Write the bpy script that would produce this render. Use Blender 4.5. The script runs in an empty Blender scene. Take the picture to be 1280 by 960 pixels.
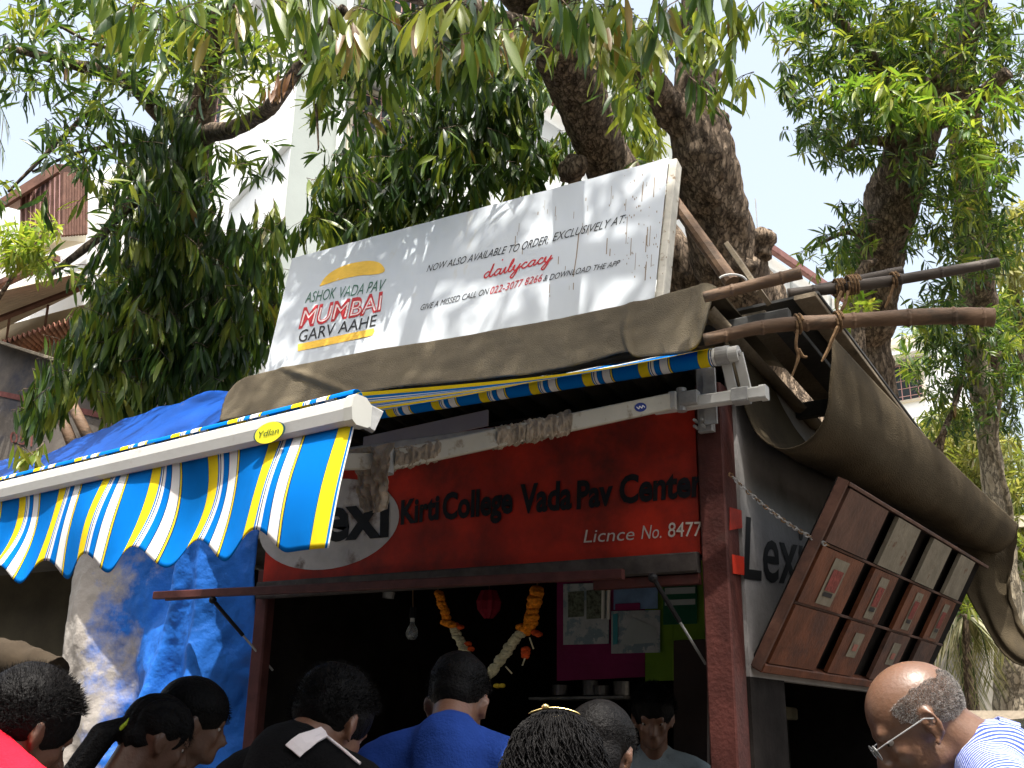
import bpy, bmesh, math, random
import numpy as np
from mathutils import Vector, Matrix
random.seed(4); RNG = np.random.default_rng(11)
D = bpy.data; SC = bpy.context.scene; COL = SC.collection
PI = math.pi

# ------------------------------------------------------------------ camera, world, sun, exposure
FPX = 1300.0
def nrm(v): v = np.array(v, float); return v/np.linalg.norm(v)
CU = nrm([67, -3900, 1300]); CX = np.array([2385, -392, -1300.]); CX = nrm(CX - CU*CX.dot(CU)); CY = np.cross(CU, CX)
CAM = np.array([0, 0, 1.5])
def ray(px, py):
    r = np.array([(px-640)/FPX, (py-480)/FPX, 1.]); return np.array([r@CX, r@CY, r@CU])
def P(px, py, t): return CAM + ray(px, py)*t             # a point seen at (px,py), t metres in front of the lens
def PY(px, py, y): r = ray(px, py); return CAM + r*y/r[1]  # on the vertical plane y
def PZ(px, py, z): r = ray(px, py); return CAM + r*(z-1.5)/r[2]
def PP(px, py, p, n): r = ray(px, py); return CAM + r*((np.array(p)-CAM)@n)/(r@n)
cam = D.objects.new('camera', D.cameras.new('camera')); COL.objects.link(cam); SC.camera = cam
M = Matrix.Identity(4)
cols = [np.array([CX[0], CY[0], CU[0]]), -np.array([CX[1], CY[1], CU[1]]), -np.array([CX[2], CY[2], CU[2]])]
for j, c in enumerate(cols):
    for i in range(3): M[i][j] = float(c[i])
M.translation = Vector(CAM); cam.matrix_world = M
cam.data.sensor_width = 36; cam.data.lens = 36*FPX/1280; cam.data.clip_end = 2000; cam.data.clip_start = .05
SUN = nrm([.20, -.31, .93])
w = D.worlds.new('World'); SC.world = w; w.use_nodes = True
nt = w.node_tree; sky = nt.nodes.new('ShaderNodeTexSky'); sky.sky_type = 'NISHITA'; sky.sun_disc = False
sky.sun_elevation = math.asin(SUN[2]); sky.sun_rotation = math.atan2(SUN[0], SUN[1])
sky.air_density = 1.6; sky.dust_density = 7.0; sky.ozone_density = 1.0
hs = nt.nodes.new('ShaderNodeHueSaturation'); hs.inputs['Saturation'].default_value = .62; hs.inputs['Value'].default_value = 1.4
nt.links.new(sky.outputs[0], hs.inputs['Color']); nt.links.new(hs.outputs[0], nt.nodes['Background'].inputs[0]); nt.nodes['Background'].inputs[1].default_value = .15
sl = D.lights.new('sun', 'SUN'); sl.energy = 5; sl.angle = math.radians(.5); sl.color = (1, .955, .88)
so = D.objects.new('sun', sl); COL.objects.link(so); so.rotation_euler = Vector(SUN).to_track_quat('Z', 'Y').to_euler()
SC.view_settings.view_transform = 'Standard'; SC.view_settings.look = 'None'; SC.view_settings.exposure = .8; SC.view_settings.gamma = 1
SC.cycles.max_bounces = 6; SC.cycles.transparent_max_bounces = 8; SC.cycles.caustics_reflective = False; SC.cycles.caustics_refractive = False
SC.cycles.sample_clamp_indirect = 6

# ------------------------------------------------------------------ noise
_T = RNG.random((32, 32, 32))
def vnoise(p):
    p = np.asarray(p, float); i = np.floor(p).astype(int); f = p-i; f = f*f*(3-2*f); o = 0
    for a in (0, 1):
        for b in (0, 1):
            for c in (0, 1):
                wgt = (f[..., 0] if a else 1-f[..., 0])*(f[..., 1] if b else 1-f[..., 1])*(f[..., 2] if c else 1-f[..., 2])
                o = o + wgt*_T[(i[..., 0]+a) % 32, (i[..., 1]+b) % 32, (i[..., 2]+c) % 32]
    return o*2-1
def fbm(p, octv=4):
    p = np.asarray(p, float); o = 0; a = .5
    for k in range(octv): o = o + a*vnoise(p*(2**k)+k*7.3); a *= .5
    return o

# ------------------------------------------------------------------ materials
def nn(nt, t, **k):
    n = nt.nodes.new(t)
    for a, b in k.items(): setattr(n, a, b)
    return n
def ramp(nt, stops, interp='LINEAR'):
    r = nn(nt, 'ShaderNodeValToRGB'); r.color_ramp.interpolation = interp; e = r.color_ramp.elements
    while len(e) < len(stops): e.new(.5)
    for x, (p, c) in zip(e, stops): x.position = p; x.color = (*c[:3], 1)
    return r
def mat(name, col, rough=.7, var=.2, scale=6, col2=None, bump=.2, bscale=40, metal=0, spec=.18, stretch=(1, 1, 1), dirt=None, dscale=3, dlo=.5, dhi=.62, coat=0, sss=0, weave=0):
    m = D.materials.new(name); m.use_nodes = True; nt = m.node_tree; b = nt.nodes['Principled BSDF']
    tc = nn(nt, 'ShaderNodeTexCoord'); mp = nn(nt, 'ShaderNodeMapping'); mp.inputs['Scale'].default_value = stretch
    nt.links.new(tc.outputs['Object'], mp.inputs[0])
    n1 = nn(nt, 'ShaderNodeTexNoise'); n1.inputs['Scale'].default_value = scale; n1.inputs['Detail'].default_value = 6; n1.inputs['Roughness'].default_value = .6
    nt.links.new(mp.outputs[0], n1.inputs[0])
    c1 = [x*(1-var) for x in col]; c2 = col2 or [min(1, x*(1+var)) for x in col]
    r = ramp(nt, [(.33, c1), (.67, c2)]); nt.links.new(n1.outputs[0], r.inputs[0]); out = r.outputs[0]
    if dirt:
        n3 = nn(nt, 'ShaderNodeTexNoise'); n3.inputs['Scale'].default_value = dscale; n3.inputs['Detail'].default_value = 8; n3.inputs['Roughness'].default_value = .65
        nt.links.new(mp.outputs[0], n3.inputs[0])
        r3 = ramp(nt, [(dlo, (0, 0, 0)), (dhi, (1, 1, 1))]); nt.links.new(n3.outputs[0], r3.inputs[0])
        mx = nn(nt, 'ShaderNodeMixRGB'); mx.inputs[2].default_value = (*dirt, 1)
        nt.links.new(r3.outputs[0], mx.inputs[0]); nt.links.new(out, mx.inputs[1]); out = mx.outputs[0]
    nt.links.new(out, b.inputs['Base Color'])
    b.inputs['Roughness'].default_value = rough; b.inputs['Metallic'].default_value = metal; b.inputs['Specular IOR Level'].default_value = spec
    if coat: b.inputs['Coat Weight'].default_value = coat
    if sss: b.inputs['Subsurface Weight'].default_value = sss; b.inputs['Subsurface Radius'].default_value = (.02, .008, .004); b.inputs['Subsurface Scale'].default_value = .5
    if bump:
        n2 = nn(nt, 'ShaderNodeTexNoise'); n2.inputs['Scale'].default_value = bscale; n2.inputs['Detail'].default_value = 5
        nt.links.new(mp.outputs[0], n2.inputs[0]); bp = nn(nt, 'ShaderNodeBump'); bp.inputs['Strength'].default_value = bump; bp.inputs['Distance'].default_value = .01
        nt.links.new(n2.outputs[0], bp.inputs['Height']); nt.links.new(bp.outputs[0], b.inputs['Normal'])
    return m
def plain(name, col, rough=.6, **k): return mat(name, col, rough, var=k.pop('var', .08), bump=k.pop('bump', 0), **k)

def stripe_mat(name):
    m = D.materials.new(name); m.use_nodes = True; nt = m.node_tree; b = nt.nodes['Principled BSDF']
    uv = nn(nt, 'ShaderNodeUVMap'); sp = nn(nt, 'ShaderNodeSeparateXYZ'); nt.links.new(uv.outputs[0], sp.inputs[0])
    fr = nn(nt, 'ShaderNodeMath', operation='FRACT'); nt.links.new(sp.outputs[0], fr.inputs[0])
    Yl = (.80, .62, .02); B = (.002, .16, .56); Wt = (.78, .78, .76); N = (.01, .05, .14)
    r = ramp(nt, [(0, Yl), (.165, N), (.175, B), (.615, N), (.63, Yl), (.655, N), (.665, Wt), (.80, N), (.81, B), (.90, Wt), (.945, N), (.96, Wt), (.975, B)], 'CONSTANT')
    nt.links.new(fr.outputs[0], r.inputs[0])
    tc = nn(nt, 'ShaderNodeTexCoord'); n = nn(nt, 'ShaderNodeTexNoise'); n.inputs['Scale'].default_value = 5; n.inputs['Detail'].default_value = 7
    nt.links.new(tc.outputs['Object'], n.inputs[0])
    r2 = ramp(nt, [(.5, (1, 1, 1)), (.8, (.72, .70, .68))]); nt.links.new(n.outputs[0], r2.inputs[0])
    mx = nn(nt, 'ShaderNodeMixRGB', blend_type='MULTIPLY'); mx.inputs[0].default_value = 1
    nt.links.new(r.outputs[0], mx.inputs[1]); nt.links.new(r2.outputs[0], mx.inputs[2]); nt.links.new(mx.outputs[0], b.inputs['Base Color'])
    b.inputs['Roughness'].default_value = .9; b.inputs['Specular IOR Level'].default_value = .04
    bp = nn(nt, 'ShaderNodeBump'); bp.inputs['Strength'].default_value = .12; n2 = nn(nt, 'ShaderNodeTexNoise'); n2.inputs['Scale'].default_value = 14
    nt.links.new(tc.outputs['Object'], n2.inputs[0]); nt.links.new(n2.outputs[0], bp.inputs['Height']); nt.links.new(bp.outputs[0], b.inputs['Normal'])
    tr = nn(nt, 'ShaderNodeBsdfTranslucent'); nt.links.new(mx.outputs[0], tr.inputs[0]); ms = nn(nt, 'ShaderNodeMixShader'); ms.inputs[0].default_value = .04
    nt.links.new(b.outputs[0], ms.inputs[1]); nt.links.new(tr.outputs[0], ms.inputs[2]); nt.links.new(ms.outputs[0], nt.nodes['Material Output'].inputs[0])
    return m

def leaf_mat(name, stops, trans=.42):
    m = D.materials.new(name); m.use_nodes = True; nt = m.node_tree; b = nt.nodes['Principled BSDF']
    at = nn(nt, 'ShaderNodeAttribute'); at.attribute_name = 'tone'
    oi = nn(nt, 'ShaderNodeObjectInfo'); ad = nn(nt, 'ShaderNodeMath', operation='ADD'); mu = nn(nt, 'ShaderNodeMath', operation='MULTIPLY'); mu.inputs[1].default_value = .12
    nt.links.new(oi.outputs['Random'], mu.inputs[0]); nt.links.new(at.outputs['Fac'], ad.inputs[0]); nt.links.new(mu.outputs[0], ad.inputs[1])
    r = ramp(nt, stops); nt.links.new(ad.outputs[0], r.inputs[0]); nt.links.new(r.outputs[0], b.inputs['Base Color'])
    b.inputs['Roughness'].default_value = .38; b.inputs['Specular IOR Level'].default_value = .5
    tr = nn(nt, 'ShaderNodeBsdfTranslucent'); mx = nn(nt, 'ShaderNodeMixRGB', blend_type='MULTIPLY'); mx.inputs[0].default_value = 1; mx.inputs[2].default_value = (1.0, 1.0, .35, 1)
    g = nn(nt, 'ShaderNodeGamma'); g.inputs[1].default_value = .7
    nt.links.new(r.outputs[0], g.inputs[0]); nt.links.new(g.outputs[0], mx.inputs[1]); nt.links.new(mx.outputs[0], tr.inputs[0])
    ms = nn(nt, 'ShaderNodeMixShader'); ms.inputs[0].default_value = trans
    nt.links.new(b.outputs[0], ms.inputs[1]); nt.links.new(tr.outputs[0], ms.inputs[2]); nt.links.new(ms.outputs[0], nt.nodes['Material Output'].inputs[0])
    return m
MANGO = leaf_mat('mango_leaf', [(0, (.010, .030, .009)), (.42, (.030, .072, .015)), (.68, (.095, .16, .022)), (.93, (.24, .26, .04)), (1, (.16, .085, .03))])
BRIGHT = leaf_mat('bright_leaf', [(0, (.03, .09, .015)), (.5, (.07, .16, .02)), (.85, (.19, .26, .03)), (1, (.26, .25, .05))], .5)
OLIVE = leaf_mat('olive_leaf', [(0, (.04, .07, .015)), (.5, (.10, .13, .03)), (.85, (.22, .24, .07)), (1, (.3, .26, .12))])
PALM = leaf_mat('palm_leaf', [(0, (.05, .10, .02)), (.5, (.16, .17, .07)), (1, (.42, .38, .24))], .25)

def bark_mat(name, c1, c2, sc=1):
    m = D.materials.new(name); m.use_nodes = True; nt = m.node_tree; b = nt.nodes['Principled BSDF']
    tc = nn(nt, 'ShaderNodeTexCoord'); mp = nn(nt, 'ShaderNodeMapping'); mp.inputs['Scale'].default_value = (sc, sc, sc*.35); nt.links.new(tc.outputs['Object'], mp.inputs[0])
    v = nn(nt, 'ShaderNodeTexVoronoi', feature='DISTANCE_TO_EDGE'); v.inputs['Scale'].default_value = 26
    n = nn(nt, 'ShaderNodeTexNoise'); n.inputs['Scale'].default_value = 18; n.inputs['Detail'].default_value = 8; n.inputs['Roughness'].default_value = .7
    nt.links.new(mp.outputs[0], n.inputs[0])
    mxv = nn(nt, 'ShaderNodeMixRGB'); mxv.inputs[0].default_value = .12; nt.links.new(mp.outputs[0], mxv.inputs[1]); nt.links.new(n.outputs[1], mxv.inputs[2]); nt.links.new(mxv.outputs[0], v.inputs[0])
    r = ramp(nt, [(.35, c1), (.65, c2)]); nt.links.new(n.outputs[0], r.inputs[0])
    rv = ramp(nt, [(0, (.35, .35, .35)), (.12, (1, 1, 1))]); nt.links.new(v.outputs[0], rv.inputs[0])
    mm = nn(nt, 'ShaderNodeMixRGB', blend_type='MULTIPLY'); mm.inputs[0].default_value = .8; nt.links.new(r.outputs[0], mm.inputs[1]); nt.links.new(rv.outputs[0], mm.inputs[2])
    nt.links.new(mm.outputs[0], b.inputs['Base Color']); b.inputs['Roughness'].default_value = .9; b.inputs['Specular IOR Level'].default_value = .2
    ad = nn(nt, 'ShaderNodeMath', operation='ADD'); nt.links.new(rv.outputs[0], ad.inputs[0]); nt.links.new(n.outputs[0], ad.inputs[1])
    bp = nn(nt, 'ShaderNodeBump'); bp.inputs['Strength'].default_value = .9; bp.inputs['Distance'].default_value = .02
    nt.links.new(ad.outputs[0], bp.inputs['Height']); nt.links.new(bp.outputs[0], b.inputs['Normal']); return m
BARK = bark_mat('mango_bark', (.06, .042, .03), (.33, .25, .178))
BARK2 = bark_mat('pale_bark', (.22, .18, .12), (.46, .40, .30), .7)

# ------------------------------------------------------------------ mesh helpers
ORG = {}
def thing(name, label, cat, loc, group=None, rz=0, kind=None):
    o = D.objects.new(name, None); COL.objects.link(o); o.location = Vector(loc); o.rotation_euler = (0, 0, rz); o.empty_display_size = .1
    o['label'] = label; o['category'] = cat
    if group: o['group'] = group
    if kind: o['kind'] = kind
    ORG[o.name] = np.array(loc, float); return o
def mk(name, V, F, m, parent=None, smooth=False, uv=None, tone=None, local=False, label=None, kind=None, thick=0, mats=None, midx=None):
    V = np.asarray(V, float).reshape(-1, 3)
    if parent is not None and not local: V = V-ORG[parent.name]
    org = None
    if parent is None and not local:
        org = np.array([(V[:, 0].min()+V[:, 0].max())/2, (V[:, 1].min()+V[:, 1].max())/2, V[:, 2].min()]); V = V-org
    me = D.meshes.new(name); me.from_pydata(V.tolist(), [], [list(map(int, f)) for f in F]) if not isinstance(F, np.ndarray) else fast(me, V, F)
    for x in (mats or [m]): me.materials.append(x)
    if midx is not None: me.polygons.foreach_set('material_index', np.asarray(midx, dtype=np.int32))
    if smooth: me.polygons.foreach_set('use_smooth', np.ones(len(me.polygons), bool))
    if uv is not None:
        l = me.uv_layers.new(name='UVMap'); idx = np.empty(len(me.loops), np.int32); me.loops.foreach_get('vertex_index', idx)
        l.data.foreach_set('uv', np.asarray(uv, float)[idx].ravel())
    if tone is not None:
        a = me.attributes.new('tone', 'FLOAT', 'POINT'); a.data.foreach_set('value', np.asarray(tone, dtype=np.float32))
    me.update()
    o = D.objects.new(name, me); COL.objects.link(o)
    if parent is not None:
        o.parent = parent; ORG[o.name] = ORG.get(parent.name, np.zeros(3))
    elif org is not None: o.location = org; ORG[o.name] = org
    if label: o['label'] = label
    if kind: o['kind'] = kind
    if thick:
        s = o.modifiers.new('s', 'SOLIDIFY'); s.thickness = thick; s.offset = 0
    return o
def fast(me, V, F):
    n, k = F.shape; me.vertices.add(len(V)); me.vertices.foreach_set('co', V.ravel().astype(np.float32)); me.loops.add(n*k)
    me.loops.foreach_set('vertex_index', F.ravel().astype(np.int32)); me.polygons.add(n)
    me.polygons.foreach_set('loop_start', np.arange(0, n*k, k, dtype=np.int32)); me.polygons.foreach_set('loop_total', np.full(n, k, np.int32)); me.update(calc_edges=True)
def tag(o, label, cat, group=None, kind=None):
    o['label'] = label; o['category'] = cat
    if group: o['group'] = group
    if kind: o['kind'] = kind
    return o
def struct(o, label=None):
    o['kind'] = 'structure'
    if label: o['label'] = label
    return o
class MB:
    def __init__(s): s.V = []; s.F = []; s.U = []; s.n = 0
    def add(s, V, F, U=None):
        V = np.asarray(V, float).reshape(-1, 3); s.V.append(V); s.F += [[int(i)+s.n for i in f] for f in F]; s.U.append(np.zeros((len(V), 2)) if U is None else np.asarray(U, float)); s.n += len(V); return s
    def out(s): return np.vstack(s.V), s.F
    def uv(s): return np.vstack(s.U)
def beam(p0, p1, w, h, up=(0, 0, 1), ch=.12):
    p0 = np.array(p0, float); p1 = np.array(p1, float); d = nrm(p1-p0); s = nrm(np.cross(d, up)); u = np.cross(s, d); c = ch*min(w, h)
    pr = [(-w/2+c, -h/2), (w/2-c, -h/2), (w/2, -h/2+c), (w/2, h/2-c), (w/2-c, h/2), (-w/2+c, h/2), (-w/2, h/2-c), (-w/2, -h/2+c)]
    V = [p+s*a+u*b for p in (p0, p1) for a, b in pr]
    F = [[i, (i+1) % 8, 8+(i+1) % 8, 8+i] for i in range(8)]+[list(range(7, -1, -1)), list(range(8, 16))]
    return V, F
def box(x0, x1, y0, y1, z0, z1, ch=.03):
    c = ch*min(abs(x1-x0), abs(y1-y0))
    return beam(((x0+x1)/2, (y0+y1)/2, z0), ((x0+x1)/2, (y0+y1)/2, z1), abs(y1-y0), abs(x1-x0), (1, 0, 0), ch)
def tube(pts, rad, seg=10, amp=0, nf=4., cap=True, sub=0, sq=1.0):
    pts = np.asarray(pts, float); rad = np.ones(len(pts))*rad
    if sub:
        t = np.linspace(0, len(pts)-1, sub); i = np.clip(t.astype(int), 0, len(pts)-2); f = (t-i)[:, None]
        p0 = pts[np.clip(i-1, 0, None)]; p1 = pts[i]; p2 = pts[i+1]; p3 = pts[np.clip(i+2, None, len(pts)-1)]
        q = .5*(2*p1+(p2-p0)*f+(2*p0-5*p1+4*p2-p3)*f**2+(-p0+3*p1-3*p2+p3)*f**3)
        rad = rad[i]*(1-f[:, 0])+rad[i+1]*f[:, 0]; pts = q
    n = len(pts); tg = np.gradient(pts, axis=0); tg /= np.linalg.norm(tg, axis=1)[:, None]+1e-12
    a = nrm(np.cross(tg[0], [0.3, .2, 1] if abs(tg[0][2]) < .9 else [1, 0, 0])); A = []
    for k in range(n): a = a-tg[k]*a.dot(tg[k]); a = nrm(a); A.append(a)
    A = np.array(A); B = np.cross(tg, A); th = np.linspace(0, 2*PI, seg, endpoint=False)
    ring = A[:, None, :]*np.cos(th)[None, :, None]+B[:, None, :]*np.sin(th)[None, :, None]*sq
    R = rad[:, None]*np.ones((n, seg))
    V = pts[:, None, :]+ring*R[..., None]
    if amp:
        dn = fbm(V*nf, 3)+.5*np.abs(vnoise(V*np.array([nf*4, nf*4, nf*1.2])))-.2
        V = pts[:, None, :]+ring*(R*(1+amp*dn*2))[..., None]
    V = V.reshape(-1, 3)
    F = [[k*seg+j, k*seg+(j+1) % seg, (k+1)*seg+(j+1) % seg, (k+1)*seg+j] for k in range(n-1) for j in range(seg)]
    if cap: F += [list(range(seg-1, -1, -1)), list(range((n-1)*seg, n*seg))]
    return V, F
def grid(fn, nu, nv, uvs=None):
    u, v = np.meshgrid(np.linspace(0, 1, nu+1), np.linspace(0, 1, nv+1), indexing='ij'); V = fn(u.ravel(), v.ravel())
    F = [[i*(nv+1)+j, (i+1)*(nv+1)+j, (i+1)*(nv+1)+j+1, i*(nv+1)+j+1] for i in range(nu) for j in range(nv)]
    return V, F, u.ravel(), v.ravel()
def pl(pts, u):  # polyline lookup
    pts = np.asarray(pts, float); t = np.asarray(u)*(len(pts)-1); i = np.clip(t.astype(int), 0, len(pts)-2); f = (t-i)[..., None]; return pts[i]*(1-f)+pts[i+1]*f
def ico(sub=3):
    bm = bmesh.new(); bmesh.ops.create_icosphere(bm, subdivisions=sub, radius=1); V = np.array([v.co[:] for v in bm.verts]); F = [[v.index for v in f.verts] for f in bm.faces]; bm.free(); return V, F
ICO = {k: ico(k) for k in (1, 2, 3, 4)}
def ell(c, r, sub=2, R=None):
    V, F = ICO[sub]; V = V*np.array(r)
    if R is not None: V = V@np.array(R).T
    return V+np.array(c), F
def quadpanel(q, th, nrmdir):
    q = np.array(q, float); n = nrm(nrmdir)*th; V = np.vstack([q, q-n]); return V, [[0, 1, 2, 3], [7, 6, 5, 4], [0, 4, 5, 1], [1, 5, 6, 2], [2, 6, 7, 3], [3, 7, 4, 0]]

# flat lettering: a text outline mapped onto a quad of world points (bl, br, tr, tl) : baseline to cap height
_tc = {}
def text_poly(s, bold=0, shear=0):
    k = (s, bold, shear)
    if k not in _tc:
        c = D.curves.new('t', 'FONT'); c.body = s; c.offset = bold; c.shear = shear; c.resolution_u = 3; c.extrude = 0; c.size = 1
        o = D.objects.new('t', c); COL.objects.link(o); dg = bpy.context.evaluated_depsgraph_get(); me = o.evaluated_get(dg).to_mesh()
        V = np.array([v.co[:] for v in me.vertices]); F = [list(p.vertices) for p in me.polygons]; o.evaluated_get(dg).to_mesh_clear(); D.objects.remove(o); D.curves.remove(c)
        _tc[k] = (V, F)
    return _tc[k]
def text_on(s, q, off, bold=0, shear=0, cap=.73):
    V, F = text_poly(s, bold, shear); x0, x1 = V[:, 0].min(), V[:, 0].max(); u = (V[:, 0]-x0)/(x1-x0); v = V[:, 1]/cap
    bl, br, tr, tl = [np.array(a, float) for a in q]
    W = (bl*(1-u)[:, None]+br*u[:, None])*(1-v)[:, None]+(tl*(1-u)[:, None]+tr*u[:, None])*v[:, None]
    return W+np.array(off), F
def stroke(pts, wd, side_n, off):
    pts = np.asarray(pts, float); t = np.gradient(pts, axis=0); s = np.cross(t, side_n); s /= np.linalg.norm(s, axis=1)[:, None]+1e-9
    n = len(pts); V = np.vstack([pts+s*wd/2, pts-s*wd/2])+np.array(off); return V, [[i, i+1, n+i+1, n+i] for i in range(n-1)]
def smooth_pl(pts, n): 
    pts = np.asarray(pts, float); V, F = None, None
    t = np.linspace(0, len(pts)-1, n); i = np.clip(t.astype(int), 0, len(pts)-2); f = (t-i)[:, None]
    p0 = pts[np.clip(i-1, 0, None)]; p1 = pts[i]; p2 = pts[i+1]; p3 = pts[np.clip(i+2, None, len(pts)-1)]
    return .5*(2*p1+(p2-p0)*f+(2*p0-5*p1+4*p2-p3)*f**2+(-p0+3*p1-3*p2+p3)*f**3)

# ------------------------------------------------------------------ palette
m_maroon = mat('maroon_paint', (.052, .016, .013), .55, .35, 9, bump=.3, bscale=60, dirt=(.05, .035, .03), dlo=.55, dhi=.7)
m_red = mat('red_sign_paint', (.42, .026, .011), .5, .3, 3, bump=.15, bscale=25, dirt=(.10, .017, .011), dscale=2.2, dlo=.42, dhi=.66)
m_darkred = mat('faded_red_metal', (.075, .027, .024), .5, .25, 12, bump=.2)
m_black = plain('black_sign_paint', (.008, .008, .009), .5, var=.3)
m_offwhite = mat('dirty_white_paint', (.46, .43, .40), .6, .2, 5, dirt=(.12, .08, .06), dscale=4, dlo=.56, dhi=.66)
m_sidewall = mat('grey_side_wall', (.225, .215, .21), .7, .2, 4, dirt=(.11, .10, .09), dscale=2.5, dlo=.55, dhi=.8, bump=.3)
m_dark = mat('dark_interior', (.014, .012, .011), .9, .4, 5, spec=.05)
m_dkgrey = mat('dark_grey_surface', (.06, .06, .058), .85, .3, 5, bump=.3)  # plain dark grey for rafters, eave parts, roof panel and pillar cap
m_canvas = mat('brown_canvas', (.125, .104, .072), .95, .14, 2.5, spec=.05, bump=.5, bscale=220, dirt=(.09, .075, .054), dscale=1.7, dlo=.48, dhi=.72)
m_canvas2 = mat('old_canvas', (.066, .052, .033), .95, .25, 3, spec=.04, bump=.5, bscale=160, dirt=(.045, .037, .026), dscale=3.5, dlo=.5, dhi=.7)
m_flex = mat('banner_flex', (.47, .505, .54), .45, .05, 1.3, bump=.25, bscale=5, dirt=(.45, .43, .37), dscale=7, dlo=.62, dhi=.75, stretch=(1, 1, .12))
m_alu = mat('white_powder_coat', (.50, .50, .48), .38, .05, 3, bump=.05, dirt=(.4, .38, .34), dscale=14, dlo=.62, dhi=.72)
m_armpaint = mat('cream_arm_paint', (.46, .435, .37), .45, .1, 5, bump=.1, dirt=(.25, .2, .14), dscale=12, dlo=.58, dhi=.68)
m_metal = mat('grey_cast_metal', (.34, .34, .335), .45, .2, 15, metal=.3, bump=.2)
m_bamboo = mat('old_bamboo', (.15, .095, .06), .65, .35, 6, bump=.35, bscale=50, dirt=(.07, .05, .035), dscale=7, dlo=.5, dhi=.6, stretch=(.4, 1, 1))
m_bamboodark = mat('dark_bamboo', (.075, .062, .052), .6, .35, 8, bump=.3, stretch=(.4, 1, 1))
m_rope = mat('jute_rope', (.17, .105, .055), .9, .3, 30, bump=.6)
m_stripe = stripe_mat('striped_awning_fabric')
m_wrap = mat('dusty_plastic_wrap', (.30, .245, .185), .5, .3, 14, bump=.4)
m_glass = D.materials.new('clear_glass'); m_glass.use_nodes = True
_b = m_glass.node_tree.nodes['Principled BSDF']; _b.inputs['Base Color'].default_value = (.8, .85, .85, 1); _b.inputs['Roughness'].default_value = .05; _b.inputs['Transmission Weight'].default_value = .8
m_pane = plain('dark_window_glass', (.04, .05, .055), .12)
m_gold = plain('yellow_gold_metal', (.9, .68, .28), .25, metal=1)

# ------------------------------------------------------------------ ground
V, F = [(-60, -40, 0), (70, -40, 0), (70, 130, 0), (-60, 130, 0)], [[0, 1, 2, 3]]
struct(mk('ground', V, F, mat('dusty_ground', (.12, .10, .08), .95, .25, .8, bump=.6, bscale=9)))
struct(mk('road', *MB().add([(-60, -12, .004), (70, -12, .004), (70, 1.3, .004), (-60, 1.3, .004)], [[0, 1, 2, 3]]).out(), mat('asphalt', (.055, .053, .05), .95, .2, 3, bump=.6, bscale=60)))
struct(mk('pavement', *box(-60, 70, 1.3, 3.4, 0, .0+.12, .005), mat('concrete_pavement', (.16, .15, .135), .9, .15, 2, bump=.4)))

# ------------------------------------------------------------------ kiosk
YF = 3.7; XL = -3.41; XR = -1.31; W = nrm([*ray(1600, 930)[:2], 0]); NW = np.array([W[1], -W[0], 0]); S0 = np.array([-1.195, YF, 0.])
kiosk = thing('food_stall', 'dark maroon street food stall with red painted sign board over its counter opening', 'stall', (-2.3, 3.7, 0))
def kp(name, V, F, m, **k): return mk(name, V, F, m, kiosk, **k)
kp('post', *box(-1.296, -1.195, YF-.035, YF+.11, .0, 2.78, .06), m_maroon, label='broad maroon corner post at the right of the counter')
kp('post', *beam(PY(335, 715, YF+.03)*[1, 1, 0]+[0, 0, 0], PY(335, 715, YF+.03)*[1, 1, 0]+[0, 0, 2.2], .06, .075, (1, 0, 0)), m_darkred, label='narrow faded red post at the left of the counter')
zb0 = 2.135; zb1 = 2.74
kp('post_edge_strip', *beam((-3.355, YF+.0, 0), (-3.355, YF+.0, 2.13), .012, .012), m_offwhite)
sb = kp('sign_board', *quadpanel([(-3.46, YF-.005, zb0), (XR, YF-.005, zb0), (XR, YF-.005, zb1), (-3.46, YF-.005, zb1)], .03, (0, -1, 0)), m_red)
kp('sign_board_rail', *beam((-3.46, YF-.02, zb0-.035), (XR-.002, YF-.02, zb0-.035), .05, .075), mat('blackened_rail', (.05, .042, .038), .7, .4, 14, dirt=(.2, .18, .16), dscale=20, dlo=.68, dhi=.72))
kp('sign_board_rail', *beam((XR-.43, YF-.012, zb0-.095), (XR-.002, YF-.012, zb0-.095), .03, .04), m_maroon)
def K(px, py): return PY(px, py, YF-.0075)
# painted ellipse + letters
mb = MB(); c = K(408, 655); ang = np.linspace(0, 2*PI, 49)[:-1]
ax = (K(499, 645)-c); ax[1] = 0; hz = K(408, 600)[2]-c[2]
ring = [c+np.array([1, 0, 0])*abs(ax[0])*math.cos(a)+np.array([0, 0, 1])*hz*math.sin(a) for a in ang]
mb.add(ring, [list(range(47, -1, -1))]); kp('painted_oval', *mb.out(), m_offwhite)
off = (0, -.003, 0)
def ktext(name, s, bl, br, h0, h1, m, **k):
    q = [K(*bl), K(*br), K(br[0]+h1*.0+(1 if h1 else 0), br[1]-h1), K(bl[0]+1, bl[1]-h0)]
    kp(name, *text_on(s, q, off, **k), m)
for s, bl, br, h0, h1 in [('Kirti', (501, 655), (549, 648), 30, 31), ('College', (553, 649), (641, 640), 33, 34), ('Vada', (650, 641), (715, 635), 36, 36), ('Pav', (721, 635.5), (766, 630), 35, 34), ('Center', (774, 629), (880, 618.5), 35, 36)]:
    ktext('lettering', s, bl, br, h0, h1, m_black, bold=.036)
ktext('lettering', 'Lexi', (372, 678), (487, 669), 58, 62, m_black, bold=.03)
m_cream = plain('cream_letter_paint', (.5, .44, .38), .6)
ktext('lettering', 'Licnce', (730, 678.5), (793, 675), 17, 17, m_cream, shear=.12, bold=-.002)
ktext('lettering', 'No.', (802, 674), (827, 672.5), 18, 18, m_cream, shear=.12, bold=-.002)
ktext('lettering', '8477', (835, 671.5), (877, 670), 19, 19, m_cream, bold=.004)
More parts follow.
